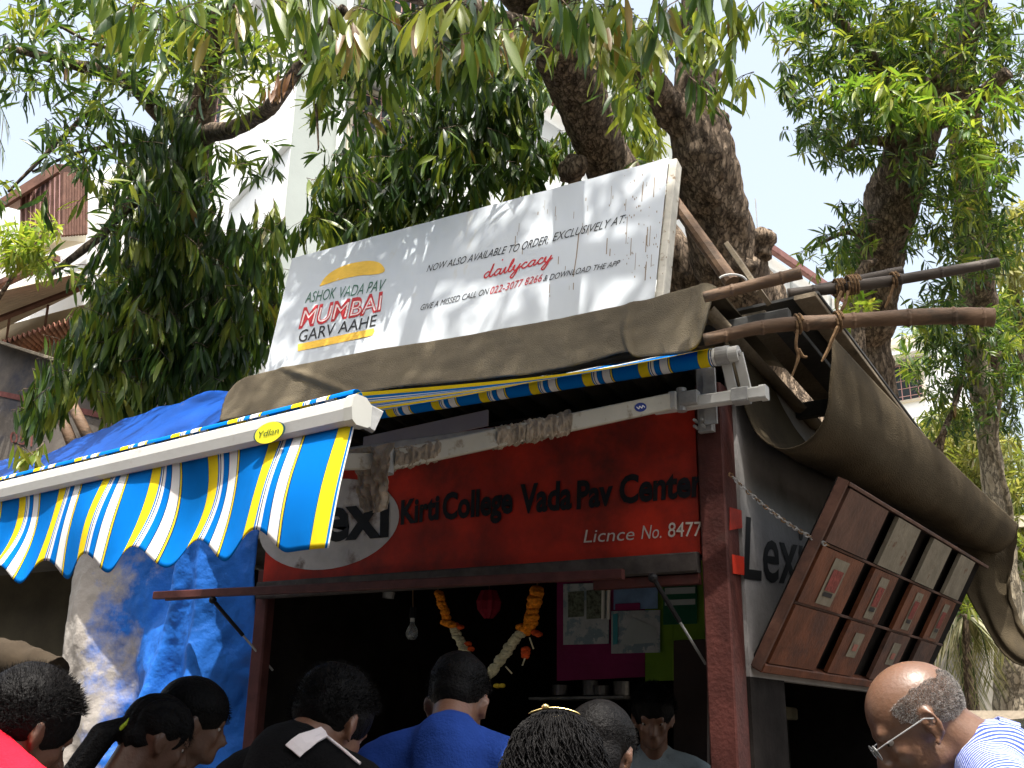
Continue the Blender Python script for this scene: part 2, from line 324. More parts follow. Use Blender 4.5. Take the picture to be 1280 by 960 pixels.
# side wall on direction W, roof, back
SL = 2.75
def side(s, z, o=0): return S0+W*s+NW*o+np.array([0, 0, z])
V, F = quadpanel([side(.115, 1.70), side(SL, 1.70), side(SL, 2.68), side(.115, 2.98)], .04, NW); sw = kp('side_wall', V, F, m_sidewall)
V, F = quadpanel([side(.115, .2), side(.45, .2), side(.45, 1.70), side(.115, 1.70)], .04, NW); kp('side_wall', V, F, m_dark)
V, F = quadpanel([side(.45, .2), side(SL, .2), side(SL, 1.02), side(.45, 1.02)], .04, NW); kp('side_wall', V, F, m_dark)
kp('post', *beam(side(.48, 0, .02), side(.48, 1.70, .02), .06, .05), m_maroon, label='slim dark post under the side flap')
kp('post', *beam(side(SL, 0), side(SL, 2.6), .08, .08), m_maroon)
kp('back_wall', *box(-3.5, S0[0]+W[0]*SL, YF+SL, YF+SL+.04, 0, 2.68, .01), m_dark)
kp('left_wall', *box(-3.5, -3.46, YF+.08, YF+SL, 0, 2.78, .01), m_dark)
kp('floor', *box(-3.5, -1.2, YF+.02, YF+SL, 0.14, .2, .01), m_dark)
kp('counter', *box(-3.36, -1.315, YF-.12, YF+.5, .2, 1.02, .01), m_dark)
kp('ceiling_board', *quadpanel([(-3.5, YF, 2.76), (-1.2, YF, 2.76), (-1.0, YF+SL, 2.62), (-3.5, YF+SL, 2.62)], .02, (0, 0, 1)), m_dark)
V, F, u, v = grid(lambda u, v: PY(454, 565, YF-.04)*(1-u)[:, None]+PY(610, 532, YF-.04)*u[:, None]+np.outer(v, [0, 0, .07]), 2, 1); kp('pale_fascia_strip', V, F, plain('pale_lilac_board', (.38, .36, .40), .6), thick=.01)
# side wall lettering
def SWp(px, py): return PP(px, py, S0, NW)
swoff = NW*.003
kp('lettering', *text_on('Lexi', [SWp(929, 722), SWp(1003, 731), SWp(1003, 655), SWp(932, 642)], swoff, bold=.012), m_black)
for (a, b, c, d) in [((911, 634), (926, 638), (927, 660), (911, 663)), ((914, 693), (929, 696), (930, 719), (915, 717))]:
    kp('painted_red_stripe', [SWp(*p)+swoff for p in (d, c, b, a)], [[0, 1, 2, 3]], m_red)
# roof: corrugated asbestos sheets seen from below, one object each
roofE = [PZ(930, 315, 3.16), P(1040, 424, 4.1), P(1272, 655, 5.7)]
zr = lambda s: 3.16-.155*s
m_roof = mat('asbestos_sheet', (.21, .17, .12), .9, .25, 3, bump=.5, bscale=60, dirt=(.09, .075, .055), dlo=.5, dhi=.7)
def roof_sheet(s0, s1):
    def fn(u, v):
        s = s0+(s1-s0)*v; base = S0[None, :]*[1, 0, 0]+np.outer(s, W)+np.outer(np.ones_like(s), [0, YF-.28, 0])
        x = (-3.6)*(1-u)+(-1.16)*u; p = np.stack([x+W[0]*s, base[:, 1]+.12, zr(s)-.12+.022*np.sin(v*0+u*2*PI*19)], 1); return p
    V, F, u, v = grid(fn, 190, 2); return V, F
for s0, s1 in [(-.0, 1.15), (1.08, 2.2), (2.12, 3.2)]: 
    V, F = roof_sheet(s0, s1); V[:, 2] += .012*(s0 > 1); kp('roof_sheet', V, F, m_roof, smooth=True, thick=.006)
for s in (.3, 1.1, 2.2, 3.05): kp('rafter', *beam(np.array([-3.5, YF-.28+s, zr(s)-.17]), np.array([-.95+W[0]*s, YF-.28+s, zr(s)-.10]), .05, .07), m_dkgrey)
for k, (xo, wd_, dz_, m_) in enumerate([(-1.10, .10, -.05, m_roof), (-.99, .09, -.10, m_dkgrey), (-.895, .085, -.01, m_roof)]):
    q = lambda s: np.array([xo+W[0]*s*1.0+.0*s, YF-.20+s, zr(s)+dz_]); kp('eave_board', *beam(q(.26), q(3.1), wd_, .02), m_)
V, F = beam(np.array([-1.02+W[0]*.3, YF+.10, zr(.3)+.012]), np.array([-1.02+W[0]*3.1, YF+2.92, zr(3.1)+.012]), .34, .012); kp('eave_sheet', V, F, m_dkgrey)

# lifted shutter frame with its bar and struts
sh = thing('lifted_shutter_bar', 'long maroon bar of the lifted counter shutter crossing the opening on the left', 'shutter', PY(480, 727, 3.5))
a0 = PY(194, 744.5, 3.5); a1 = PY(779, 717.5, 3.5)
mk('bar', *beam(a0, a1, .03, .036), m_darkred, sh)
mk('bar_lip', *beam(a0+[.08, 0, -.022], a0+[.36, 0, -.02], .02, .012), m_maroon, sh)
for p, q in [((266, 750), (341, 838)), ((816, 722), (882, 830))]:
    A = PY(*p, 3.5); B = PY(*q, 3.78); mk('strut', *tube([A, A*.5+B*.5], .009, 8), m_black, sh); mk('strut_rod', *tube([A*.52+B*.48, B], .005, 8), m_metal, sh); mk('strut_joint', *ell(A, (.018, .018, .018), 2), m_black, sh)

# ------------------------------------------------------------------ side flap with drawers fronts
Bf = PP(943, 832, S0, NW)
A = np.array([NW, [0, 0, 1.], -ray(1052, 598)]).T; aa, bb, tt = np.linalg.solve(A, CAM-Bf); UPF = NW*aa+np.array([0, 0, bb])
FN = nrm(np.cross(UPF, W))
if FN@(CAM-Bf) < 0: FN = -FN
def farpt(px): # distance along W from the upper edge until it meets px
    lo, hi = 0, 6
    for _ in range(40):
        mid = (lo+hi)/2; q = Bf+UPF+W*mid-CAM; c = ((CX[0]*q[0]+CY[0]*q[1]+CU[0]*q[2]), CX[2]*q[0]+CY[2]*q[1]+CU[2]*q[2]); x = 640+FPX*c[0]/c[1]
        lo, hi = (mid, hi) if x < px else (lo, mid)
    return lo
FLn = farpt(1226)
flap = thing('propped_side_flap', 'wooden flap propped open on the stall side, twelve brown and whitewashed boards facing down', 'shutter', Bf)
def FP(u, v, o=0): return Bf+W*FLn*u+UPF*v+FN*o
m_wood = mat('brown_varnished_wood', (.125, .043, .020), .55, .4, 7, bump=.25, bscale=50, dirt=(.07, .03, .02), dscale=5, dlo=.5, dhi=.65)
m_wood2 = mat('dark_brown_wood', (.10, .05, .035), .6, .35, 7, bump=.25, dirt=(.05, .03, .025))
m_white = mat('worn_whitewash', (.20, .175, .13), .75, .18, 10, bump=.3, dirt=(.13, .07, .045), dscale=11, dlo=.6, dhi=.66)
mk('backing_board', *quadpanel([FP(0, 0), FP(1, 0), FP(1, 1), FP(0, 1)], .02, FN), m_dark, flap)  # near black, so the gaps carry the shadow between the boards
# perspective spacing read on the photo: near boards look wider
us = [(.0, .21), (.275, .42), (.52, .66), (.745, .875)]; vs = [(.045, .355), (.372, .668), (.690, .972)]
for i, (u0, u1) in enumerate(us):
    for j, (v0, v1) in enumerate(vs):
        m_ = m_white if (j == 2 and i > 0) else (m_wood2 if (j == 2 or (j == 0 and i > 1)) else m_wood)
        V, F = quadpanel([FP(u0, v0, .045), FP(u1, v0, .045), FP(u1, v1, .045), FP(u0, v1, .045)], .018, FN)
        bd = mk('board', V, F, m_, flap, label='whitewashed board' if m_ is m_white else None)
        um = (u0+u1)/2; dw = (u1-u0)
        if j == 1:
            a, b = um-dw*.17, um+dw*.17; q = [FP(a, v0+.02, .048), FP(b, v0+.02, .048), FP(b, v1-.03, .048), FP(a, v1-.03, .048)]
            lb = mk('paper_label', q, [[0, 1, 2, 3]], m_white, bd)
            q = [FP(a+dw*.05, v0+.095, .051), FP(b-dw*.05, v0+.095, .051), FP(b-dw*.05, v1-.085, .051), FP(a+dw*.05, v1-.085, .051)]
            mk('label_red_print', q, [[0, 1, 2, 3]], mat('label_red', (.20, .05, .04), .7, .4, 60), bd)
            q = [FP(a+dw*.06, v0+.065, .051), FP(b-dw*.08, v0+.065, .051), FP(b-dw*.08, v0+.088, .051), FP(a+dw*.06, v0+.088, .051)]
            mk('label_dark_print', q, [[0, 1, 2, 3]], m_black, bd)
        if j == 0 and i in (1, 2):
            a, b = um-dw*.16, um+dw*.2; q = [FP(a, v0+.11, .048), FP(b, v0+.11, .048), FP(b, v1-.055, .048), FP(a, v1-.055, .048)]; mk('paper_label', q, [[0, 1, 2, 3]], m_white, bd)
            mk('label_red_print', [FP(um-.01, v0+.15, .051), FP(um+.015, v0+.15, .051), FP(um+.015, v0+.19, .051), FP(um-.01, v0+.19, .051)], [[0, 1, 2, 3]], plain('faint_red_print', (.3, .12, .09)), bd)
for v_ in (.363, .679): mk('rail', *beam(FP(0, v_, .03), FP(.94, v_, .03), .010, .012, FN), m_wood2, flap)
mk('edge_rail', *beam(FP(-.01, .015, .02), FP(1, .015, .02), .035, .05, FN), m_wood, flap)
mk('edge_rail', *beam(FP(-.01, .99, .02), FP(1, .99, .02), .014, .05, FN), m_wood2, flap)
mk('edge_rail', *beam(FP(-.012, 0, .02), FP(-.012, 1, .02), .02, .04, FN), m_wood2, flap)
# chain holding the flap
ch0 = PP(912, 592, S0+NW*.03, NW); ch1 = FP(.0, .68, .06); nlink = 34
cht = thing('support_chain', 'thin dark chain running from the corner post to the propped side flap', 'chain', ch0)
th = np.linspace(0, 2*PI, 9)[:-1]
for k in range(nlink):
    f = (k+.5)/nlink; p = ch0*(1-f)+ch1*f+np.array([0, 0, -.12*f*(1-f)]); d = nrm(ch1-ch0); s = nrm(np.cross(d, [0, 0, 1] if k % 2 else [.6, -.7, .2])); L = np.linalg.norm(ch1-ch0)/nlink*.75
    mk('link', *tube([p+d*L*math.cos(t)+s*.008*math.sin(t) for t in np.linspace(0, 2*PI, 9)], .0026, 4, cap=False), m_metal if k % 3 else m_rope, cht)

# ------------------------------------------------------------------ canvas on the roof front
top = [(283, 497), (300, 476), (333, 464.5), (400, 452), (480, 436), (560, 422), (640, 409), (700, 398), (760, 386), (820, 371), (860, 358), (880, 355), (897, 360)]
bot = [(279, 528), (320, 520), (365, 511), (430, 500), (480, 489), (560, 480), (640, 470), (700, 462), (735, 455), (782, 440), (800, 447), (850, 442), (872, 432), (884, 408), (894, 375)]
T3 = np.array([PY(x, y, 3.48) for x, y in top]); T3 = smooth_pl(T3, 60); B3 = smooth_pl(np.array([PY(x, y, 3.40) for x, y in bot]), 60)
def cfn(u, v):
    a = pl(T3, u); b = pl(B3, u); back = a+np.array([0, .9, -.04])
    p = np.where((v < .3)[:, None], back*(1-v/.3)[:, None]+a*(v/.3)[:, None], a*(1-(v-.3)/.7)[:, None]+b*((v-.3)/.7)[:, None])
    m = np.clip(v*2, 0, 1); k = fbm(np.stack([u*9+v*1.2, v*2.0, u*0], 1), 4)
    fold = np.exp(-((u-.21-.015*(v-.5)*4)/.008)**2)*.025+np.exp(-((u-.70+.03*(v-.5)*2)/.01)**2)*.018
    p[:, 1] -= (k*.028+fold+.02)*m; p[:, 2] += k*.006; return p
V, F, u, v = grid(cfn, 150, 34)
cv = mk('canvas_sheet', V, F, m_canvas, smooth=True, thick=.005); tag(cv, 'brown canvas sheet laid over the front roof edge under the white banner', 'tarpaulin')

# side canvas: sags like a gutter along the right eave
q0 = [P(905, 425, 4.0), P(935, 520, 4.05), P(958, 548, 3.95), P(985, 556, 3.85), P(1012, 548, 3.78), P(1030, 525, 3.75), P(1036, 490, 3.78), P(1040, 450, 3.85), P(1040, 421, 3.95)]
q1 = [P(1100, 600, 6.2), P(1130, 645, 6.2), P(1165, 668, 6.1), P(1200, 682, 5.9), P(1225, 690, 5.8), P(1245, 692, 5.7), P(1262, 680, 5.68), P(1270, 667, 5.7), P(1273, 656, 5.75)]
q0 = smooth_pl(np.array(q0), 40); q1 = smooth_pl(np.array(q1), 40)
def gfn(u, v):
    p = pl(q0, v)*(1-u)[:, None]+pl(q1, v)*u[:, None]; k = fbm(np.stack([p[:, 0]*3, p[:, 1]*1.5, p[:, 2]*4], 1), 4); p[:, 2] += k*.035*np.sin(np.clip(v, 0, 1)*PI)-.03*np.sin(u*PI)*v; p[:, 0] += k*.03*np.sin(v*PI); return p
V, F, u, v = grid(gfn, 90, 40)
gc = thing('sagging_side_canvas', 'old brown canvas sagging like a gutter along the right eave with a hanging tail', 'tarpaulin', PY(1100, 560, 4.8)*[1, 1, 1])
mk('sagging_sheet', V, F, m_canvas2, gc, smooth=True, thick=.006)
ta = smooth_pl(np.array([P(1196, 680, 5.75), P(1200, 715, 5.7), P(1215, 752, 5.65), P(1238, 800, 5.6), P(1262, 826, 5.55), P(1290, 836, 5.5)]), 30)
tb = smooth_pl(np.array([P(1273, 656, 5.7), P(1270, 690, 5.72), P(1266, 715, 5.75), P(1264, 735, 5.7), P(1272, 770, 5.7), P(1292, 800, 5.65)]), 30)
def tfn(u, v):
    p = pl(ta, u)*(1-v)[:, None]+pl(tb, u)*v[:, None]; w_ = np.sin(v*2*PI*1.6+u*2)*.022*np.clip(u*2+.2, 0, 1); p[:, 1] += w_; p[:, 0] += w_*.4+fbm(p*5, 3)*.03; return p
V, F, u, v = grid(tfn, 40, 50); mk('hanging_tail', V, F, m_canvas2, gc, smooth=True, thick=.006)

# ------------------------------------------------------------------ banner sign on the roof
TL, TR, BR, BL = PY(365, 323, 4.085), PY(836, 197, 4.085), PY(818, 372, 3.85), PY(331, 466, 3.85)
BR2 = BR+(BR-TR)*.10; BL2 = BL+(BL-TL)*.10
def BP(u, v, o=0):
    p = (BL*(1-u)+BR*u)*(1-v)+(TL*(1-u)+TR*u)*v; return p+BN*o
BN = nrm(np.cross(BR-BL, TL-BL)); 
if BN[1] > 0: BN = -BN
bn = thing('banner_sign', 'long white printed banner stretched on a frame along the stall roof', 'sign', (BL+BR)/2)
def bfn(u, v):
    v2 = v*1.1-.1; p = (BL*(1-u)[:, None]+BR*u[:, None])*(1-v2)[:, None]+(TL*(1-u)[:, None]+TR*u[:, None])*v2[:, None]
    k = fbm(np.stack([u*16+v*2, v*3, u*0+2], 1), 3)*.007*np.sin(np.clip(v, 0, 1)*PI)*np.sin(u*PI)**.3
    k += .0015*np.sin(u*60+v*5)*(v**3+(1-v)**3)*.7
    return p+np.outer(k, BN)
V, F, u, v = grid(bfn, 160, 24); mk('printed_sheet', V, F, m_flex, bn, smooth=True)
fr = MB()
for a, b in [((0, -.1), (0, 1)), ((1, -.1), (1, 1)), ((0, 1), (1, 1)), ((0, -.1), (1, -.1)), ((.33, -.1), (.33, 1)), ((.66, -.1), (.66, 1))]:
    V, F = beam(BP(*a, -.045), BP(*b, -.045), .05, .05, BN); fr.add(V, F)
m_framew = mat('weathered_white_frame', (.50, .48, .42), .7, .2, 10, dirt=(.22, .16, .1), dscale=14, dlo=.58, dhi=.66)
for a, b in [((0, -.1), (0, 1)), ((1.006, -.1), (1.006, 1.0)), ((0, .985), (1, .985)), ((0, -.1), (1, -.1)), ((.33, -.1), (.33, 1)), ((.66, -.1), (.66, 1))]:
    mk('frame_bar', *beam(BP(*a, -.05), BP(*b, -.05), .04, .07, BN), m_framew, bn)
# pixel -> banner plane
def klift(V):
    V = np.asarray(V, float).reshape(-1, 3); u = np.full(len(V), .5); v = np.full(len(V), .5)
    for _ in range(8):
        f = (BL*(1-u)[:, None]+BR*u[:, None])*(1-v)[:, None]+(TL*(1-u)[:, None]+TR*u[:, None])*v[:, None]; fu = (BR-BL)*(1-v)[:, None]+(TR-TL)*v[:, None]; fv = (TL-BL)*(1-u)[:, None]+(TR-BR)*u[:, None]; r = V-f
        a = (fu*fu).sum(1); b = (fu*fv).sum(1); c = (fv*fv).sum(1); p = (fu*r).sum(1); q = (fv*r).sum(1); dt = a*c-b*b; u = u+(c*p-b*q)/dt; v = v+(a*q-b*p)/dt
    vv = (v+.1)/1.1; f = (BL*(1-u)[:, None]+BR*u[:, None])*(1-v)[:, None]+(TL*(1-u)[:, None]+TR*u[:, None])*v[:, None]
    k = fbm(np.stack([u*16+vv*2, vv*3, u*0+2], 1), 3)*.007*np.sin(np.clip(vv, 0, 1)*PI)*np.sin(np.clip(u, 0, 1)*PI)**.3+.0015*np.sin(u*60+vv*5)*(vv**3+(1-vv)**3)*.7
    return f+np.outer(k, BN)
def BQ(px, py): return PP(px, py, BL+BN*.010, BN)
m_tgreen = plain('print_green', (.05, .13, .09)); m_tred = plain('print_red', (.42, .03, .035)); m_tblk = plain('print_black', (.03, .03, .03)); m_tyel = mat('print_yellow', (.75, .46, .06), .5, .25, 3)
def btext(s, bl, br, tl, tr, m, lift=.0022, **k):
    V, F = text_on(s, [BQ(*bl), BQ(*br), BQ(*tr), BQ(*tl)], (0, 0, 0), **k); mk('lettering', klift(V)+BN*lift, F, m, bn)
def blob(name, pts, m, o=0):
    pts = [BQ(*p)+BN*o for p in pts]; c = sum(pts)/len(pts); n = len(pts); mk(name, klift(pts+[c])+BN*.0016, [[i, (i+1) % n, n] for i in range(n)], m, bn)
bunt = [(398, 357), (404, 347), (413, 339), (424, 333), (438, 328), (452, 325.5), (464, 325), (474, 328), (480, 335), (478, 340), (466, 342.5), (450, 343), (434, 346), (416, 351)]
blob('printed_bun', smooth_pl(np.array([(*p, 0) for p in bunt+[bunt[0]]]), 60)[:-1, :2].tolist(), m_tyel)
blob('printed_bun', [(371, 429), (430, 417), (466, 409), (467, 413), (464, 418), (430, 426), (371, 438)], m_tyel)
btext('ASHOK', (380, 378), (417, 372), (383, 364), (420, 357), m_tgreen, shear=.1)
btext('VADA PAV', (422, 371.5), (478, 362), (425, 357), (483, 347), m_tgreen, shear=.1)
btext('GARV AAHE', (371, 427), (468, 406), (374, 411), (471, 391), m_tblk, bold=.004)
btext('MUMBAI', (372, 409), (475, 387), (379, 383), (478, 363), m_tred, bold=.035)
btext('MUMBAI', (374, 407), (474, 386.5), (380.5, 386), (477, 367), plain('print_pale_inner', (.75, .6, .58)), bold=-.014, lift=.0030)
btext('NOW ALSO AVAILABLE TO ORDER,', (532, 339), (684, 303.5), (534, 330), (687, 292.5), m_tblk, shear=.25, bold=0)
btext('EXCLUSIVELY AT:', (690, 301), (781, 277.5), (692, 290), (784, 266.5), m_tblk, shear=.25, bold=0)
btext('GIVE A MISSED CALL ON', (524, 387), (609, 366), (526, 379), (611, 358), m_tblk, shear=.2, bold=0)
btext('022-3077 8266', (611, 366.5), (676, 350.5), (613, 357), (678, 341), m_tred, shear=.2)
btext('& DOWNLOAD THE APP', (678, 351), (773, 330.5), (680, 343), (775, 323), m_tblk, shear=.2, bold=0)
# script word, drawn as pen strokes (x: letter widths, y: 0 baseline .. 1 x-height)
SCR = {'d': [(.85, .75), (.5, 1.0), (.1, .5), (.3, 0), (.7, .3), (1.0, 1.2), (1.15, 2.2), (.9, 1.0), (.85, .2), (1.1, 0), (1.4, .4)],
       'a': [(.95, .85), (.5, 1.0), (.1, .4), (.35, 0), (.8, .4), (1.0, 1.0), (.85, .3), (1.0, 0), (1.35, .4)],
       'i': [(0, .4), (.3, 1.0), (.2, .2), (.4, 0), (.75, .4)], 'l': [(0, .4), (.5, 1.6), (.45, 2.2), (.15, 1.2), (.1, .2), (.35, 0), (.7, .4)],
       'y': [(0, .5), (.2, 1.0), (.15, .3), (.4, 0), (.8, .6), (.95, 1.0), (.6, -.4), (.2, -1.2), (-.1, -.9), (.5, -.1), (1.2, .5)],
       'c': [(.8, .8), (.5, 1.0), (.1, .45), (.35, 0), (.75, .1), (1.0, .4)]}
x = 0; WD = {'d': 1.4, 'a': 1.3, 'i': .7, 'l': .65, 'y': 1.15, 'c': .95}; tot = sum(WD[c] for c in 'dailycacy')
scb = MB()
for chh in 'dailycacy':
    pts = np.array([(a+x, b, 0) for a, b in SCR[chh]]); x += WD[chh]; pts = smooth_pl(pts, 40)
    W3 = [BQ(603+(689-603)*(a/tot)+b*1.6+0, 347-(347-325)*(a/tot)-b*7.2) for a, b, _ in pts]; scb.add(*stroke(W3, .0085, BN, BN*.001))
V, F = scb.out(); mk('lettering', klift(V)+BN*.002, F, m_tred, bn)
mk('lettering', *stroke([BQ(628, 326), BQ(628.6, 324)], .008, BN, BN*.001), m_tred, bn)
# rust drips
dr = MB()
for k in range(46):
    px = random.uniform(640, 826); py = 197+(836-px)*.27+random.uniform(10, 130); L = random.uniform(2, 16)*(1.6 if px > 740 else .8); dr.add(*stroke([BQ(px, py), BQ(px-L*.06, py+L)], random.uniform(.0015, .005), BN, BN*.0005))
for k in range(60):
    px = random.gauss(800, 18); py = 215+random.uniform(0, 130); r = random.uniform(.8, 1.8); dr.add(*stroke([BQ(px, py), BQ(px, py+r*1.5)], r*.0026, BN, BN*.0007))
dr.add(*stroke([BQ(723, 290), BQ(720, 320), BQ(716, 345)], .006, BN, BN*.0003))
V, F = dr.out(); mk('rust_stain', klift(V)+BN*.0014, F, plain('rust_stain', (.24, .19, .14), .8), bn, kind='stuff')
# support struts behind the banner
st = thing('banner_prop', 'weathered wooden prop leaning behind the right end of the banner', 'pole', PY(900, 350, 4.3))
mk('prop_pole', *tube([P(838, 245, 5.0), P(915, 353, 4.6)], [.03, .035], 10, .08), m_bamboo, st)
st = thing('roof_plank', 'flat weathered plank resting on the eave beside the tree trunk', 'plank', P(935, 350, 4.2))
mk('plank_board', *beam(P(914, 312, 4.25), P(955, 372, 4.0), .10, .02, (0, .3, 1)), m_roof, st)

# ------------------------------------------------------------------ poles on the right
def pole(label, pts, r, m, seg=12, nodes=5, grp='poles sticking out past the right eave'):
    pts = np.array(pts); o = thing('bamboo_pole', label, 'pole', pts[0], grp); V, F = tube(pts, r, seg, .06, 6, sub=40); mk('cane', V, F, m, o, smooth=True)
    for k in range(nodes):
        f = (k+.6)/nodes; p = pl(pts, np.array([f]))[0]; d = nrm(pts[-1]-pts[0]); rr = np.interp(f, np.linspace(0, 1, len(np.atleast_1d(r))), np.atleast_1d(r))
        mk('cane_node', *tube([p-d*.008, p, p+d*.008], [rr*1.0, rr*1.13, rr*1.0], 12), m, o)
    return o
pole('short brown pole end jutting from the canvas corner above the awning roller', [P(880, 372, 3.75), P(1002, 341, 3.65)], [.021, .022], m_bamboo, nodes=2)
pole('dark pole reaching farthest right above the thick pole', [P(985, 368, 4.1), P(1120, 350, 4.05), P(1248, 328, 4.0)], [.023, .022, .019], m_bamboodark)
pole('short dark pole lashed beside the longer dark pole', [P(1000, 366, 4.15), P(1128, 339, 4.12)], [.020, .020], m_bamboodark, nodes=3)
pole('thick brown pole with a pale burnt end, lowest of the poles at the right eave', [P(880, 425, 3.75), P(960, 408, 3.7), P(1060, 401, 3.65), P(1180, 395, 3.6), P(1242, 397, 3.57)], [.023, .025, .027, .031, .032], m_bamboo, seg=16, nodes=7)
def rope(label, turns, tails, m=m_rope):
    o = thing('jute_rope_tie', label, 'rope', turns[0][0], 'rope ties on the roof poles')
    for c, d, r, n in turns:
        d = nrm(d); a = nrm(np.cross(d, [0, 0, 1])); b = np.cross(d, a); t = np.linspace(0, n*2*PI, n*12)
        mk('lashing', *tube([c+a*r*math.cos(x)+b*r*math.sin(x)+d*(x/(n*2*PI)-.5)*.012*n for x in t], .005, 5), m, o)
    for tp in tails: mk('loose_end', *tube(tp, [.007]*(len(tp)-1)+[.004], 6, .25, 30, sub=14), m, o)
dX = P(1100, 352, 4.0)-P(1000, 368, 4.0)
rope('jute lashing binding the two dark poles together', [(P(1048, 360, 4.08), dX, .036, 3), (P(1065, 356, 4.06), dX, .038, 4)], [[P(1052, 364, 4.02), P(1046, 382, 4.0), P(1049, 400, 3.98), P(1040, 412, 3.97)], [P(1060, 364, 4.02), P(1056, 380, 4.0), P(1046, 396, 4.0)]])
rope('frayed rope hanging from the thick pole, left of two', [(P(997, 405, 3.68), dX, .034, 2)], [[P(997, 412, 3.64), P(995, 432, 3.64), P(998, 446, 3.64), P(990, 470, 3.64)], [P(998, 436, 3.64), P(1003, 445, 3.64), P(1009, 446, 3.64)]])
rope('short rope end hanging from the thick pole, right of two', [(P(1047, 402, 3.66), dX, .036, 2)], [[P(1048, 408, 3.62), P(1040, 425, 3.62), P(1034, 440, 3.62), P(1027, 452, 3.62)]])
rope('rope tie around the longest dark pole near the tree trunk', [(P(1117, 350, 4.05), dX, .03, 2)], [[P(1117, 356, 4.02), P(1112, 372, 4.02), P(1106, 385, 4.02)]])
cl = thing('cable_coil', 'pale cable loop lying where the pole meets the canvas corner', 'cable', P(930, 350, 3.9))
mk('loop', *tube([P(915+18*math.cos(t), 352+9*math.sin(t), 3.72) for t in np.linspace(-2.6, .6, 12)], .004, 6), m_alu, cl)

# ------------------------------------------------------------------ retractable awning
aw = thing('retractable_awning', 'blue, yellow and white striped retractable awning with white front bar and scalloped valance', 'awning', PY(905, 445, 3.55)*[1, 1, 1])
t0 = 2.15; b0 = P(446, 515, t0); dbar = nrm((lambda c: [c@CX, c@CY, c@CU])(np.array([-1622., 350, 1300]))); dbar = nrm([dbar[0], dbar[1], dbar[2]*.78]); PERI = .232
BLEN = 2.25
ylean = nrm(np.cross(dbar, [0, 0, 1])); 
if ylean[1] > 0: ylean = -ylean            # faces the street
prof = [(-.012, .036), (.016, .038), (.024, .030), (.028, .004), (.024, -.026), (.012, -.036), (-.02, -.036), (-.03, -.03), (-.03, .02)]
prof = [(a*.85, b*.8) for a, b in prof]
V = []
for e in (0, BLEN): V += [b0+dbar*e+ylean*a+np.array([0, 0, 1])*b for a, b in prof]
n = len(prof); mk('front_bar', V, [[i, (i+1) % n, n+(i+1) % n, n+i] for i in range(n)]+[list(range(n)), list(range(2*n-1, n-1, -1))], m_alu, aw)
pc = [(a*1.12, b*1.1) for a, b in prof]; V = []
for e in (-.014, .012): V += [b0+dbar*e+ylean*a+np.array([0, 0, 1])*b for a, b in pc]
mk('end_cap', V, [[i, (i+1) % n, n+(i+1) % n, n+i] for i in range(n)]+[list(range(n)), list(range(2*n-1, n-1, -1))], plain('cap_plastic', (.5, .5, .46), .4), aw)
V, F = beam(b0+dbar*-.02-ylean*.045+np.array([0, 0, .0]), b0+dbar*-.02-ylean*.02+np.array([0, 0, .0]), .03, .07); mk('end_cap_flange', *beam(b0+dbar*-.01-ylean*.05+np.array([0, 0, -.012]), b0+dbar*.004-ylean*.02, .02, .05), m_metal, aw)
# fabric
r0 = PY(896, 446, 3.55); rd = np.array([-1, .0, 0.]); RL = 2.4; RR = .034
def ffn(u, v):
    a = r0+np.outer(u*BLEN*1.03, rd)+np.array([0, -.02, .032]); b = b0+np.outer(u*BLEN, dbar)+np.array([0, 0, .042])-ylean*.0
    p = a*(1-v)[:, None]+b*v[:, None]; p[:, 2] -= .022*np.sin(v*PI)*(1+.25*np.sin(u*30)*v)+.004*np.sin(u*BLEN/PERI*2*PI); return p
V, F, u, v = grid(ffn, 130, 16); mk('canopy_fabric', V, F, m_stripe, aw, smooth=True, uv=np.stack([u*BLEN/PERI, v], 1))
def lip(u, v):
    p = b0+np.outer(u*BLEN, dbar)+np.outer(np.cos(v*3.4)*.014, -ylean)+np.outer(.036+np.sin(v*3.1)*.013, [0, 0, 1]); return p
V, F, u, v = grid(lip, 60, 6); mk('fabric_edge_roll', V, F, m_stripe, aw, smooth=True, uv=np.stack([u*BLEN/PERI+.3, v], 1))
# valance
def vfn(u, v):
    s = u*BLEN; ph = s/PERI
    L = .260*(1-.105*(1+np.cos(2*PI*(np.maximum(ph, .52)-1.02))))
    L = np.where(ph < .55, .260, L)
    bil = .030*v**1.5+.018*np.sin(v*PI)*np.sin(ph*1.7+.6)+.006*v*np.sin(ph*2*PI+1.0)+.012*v*np.sin(ph*2.3)
    p = b0+np.outer(s, dbar)+np.outer(.004+bil, ylean)+np.outer(-.026-L*v, [0, 0, 1]); p += np.outer(.012*v**2+.005*v*np.sin(ph*5), dbar); return p
V, F, u, v = grid(vfn, 420, 22); mk('valance', V, F, m_stripe, aw, smooth=True, uv=np.stack([u*BLEN/PERI+.965, v], 1), thick=.0015)
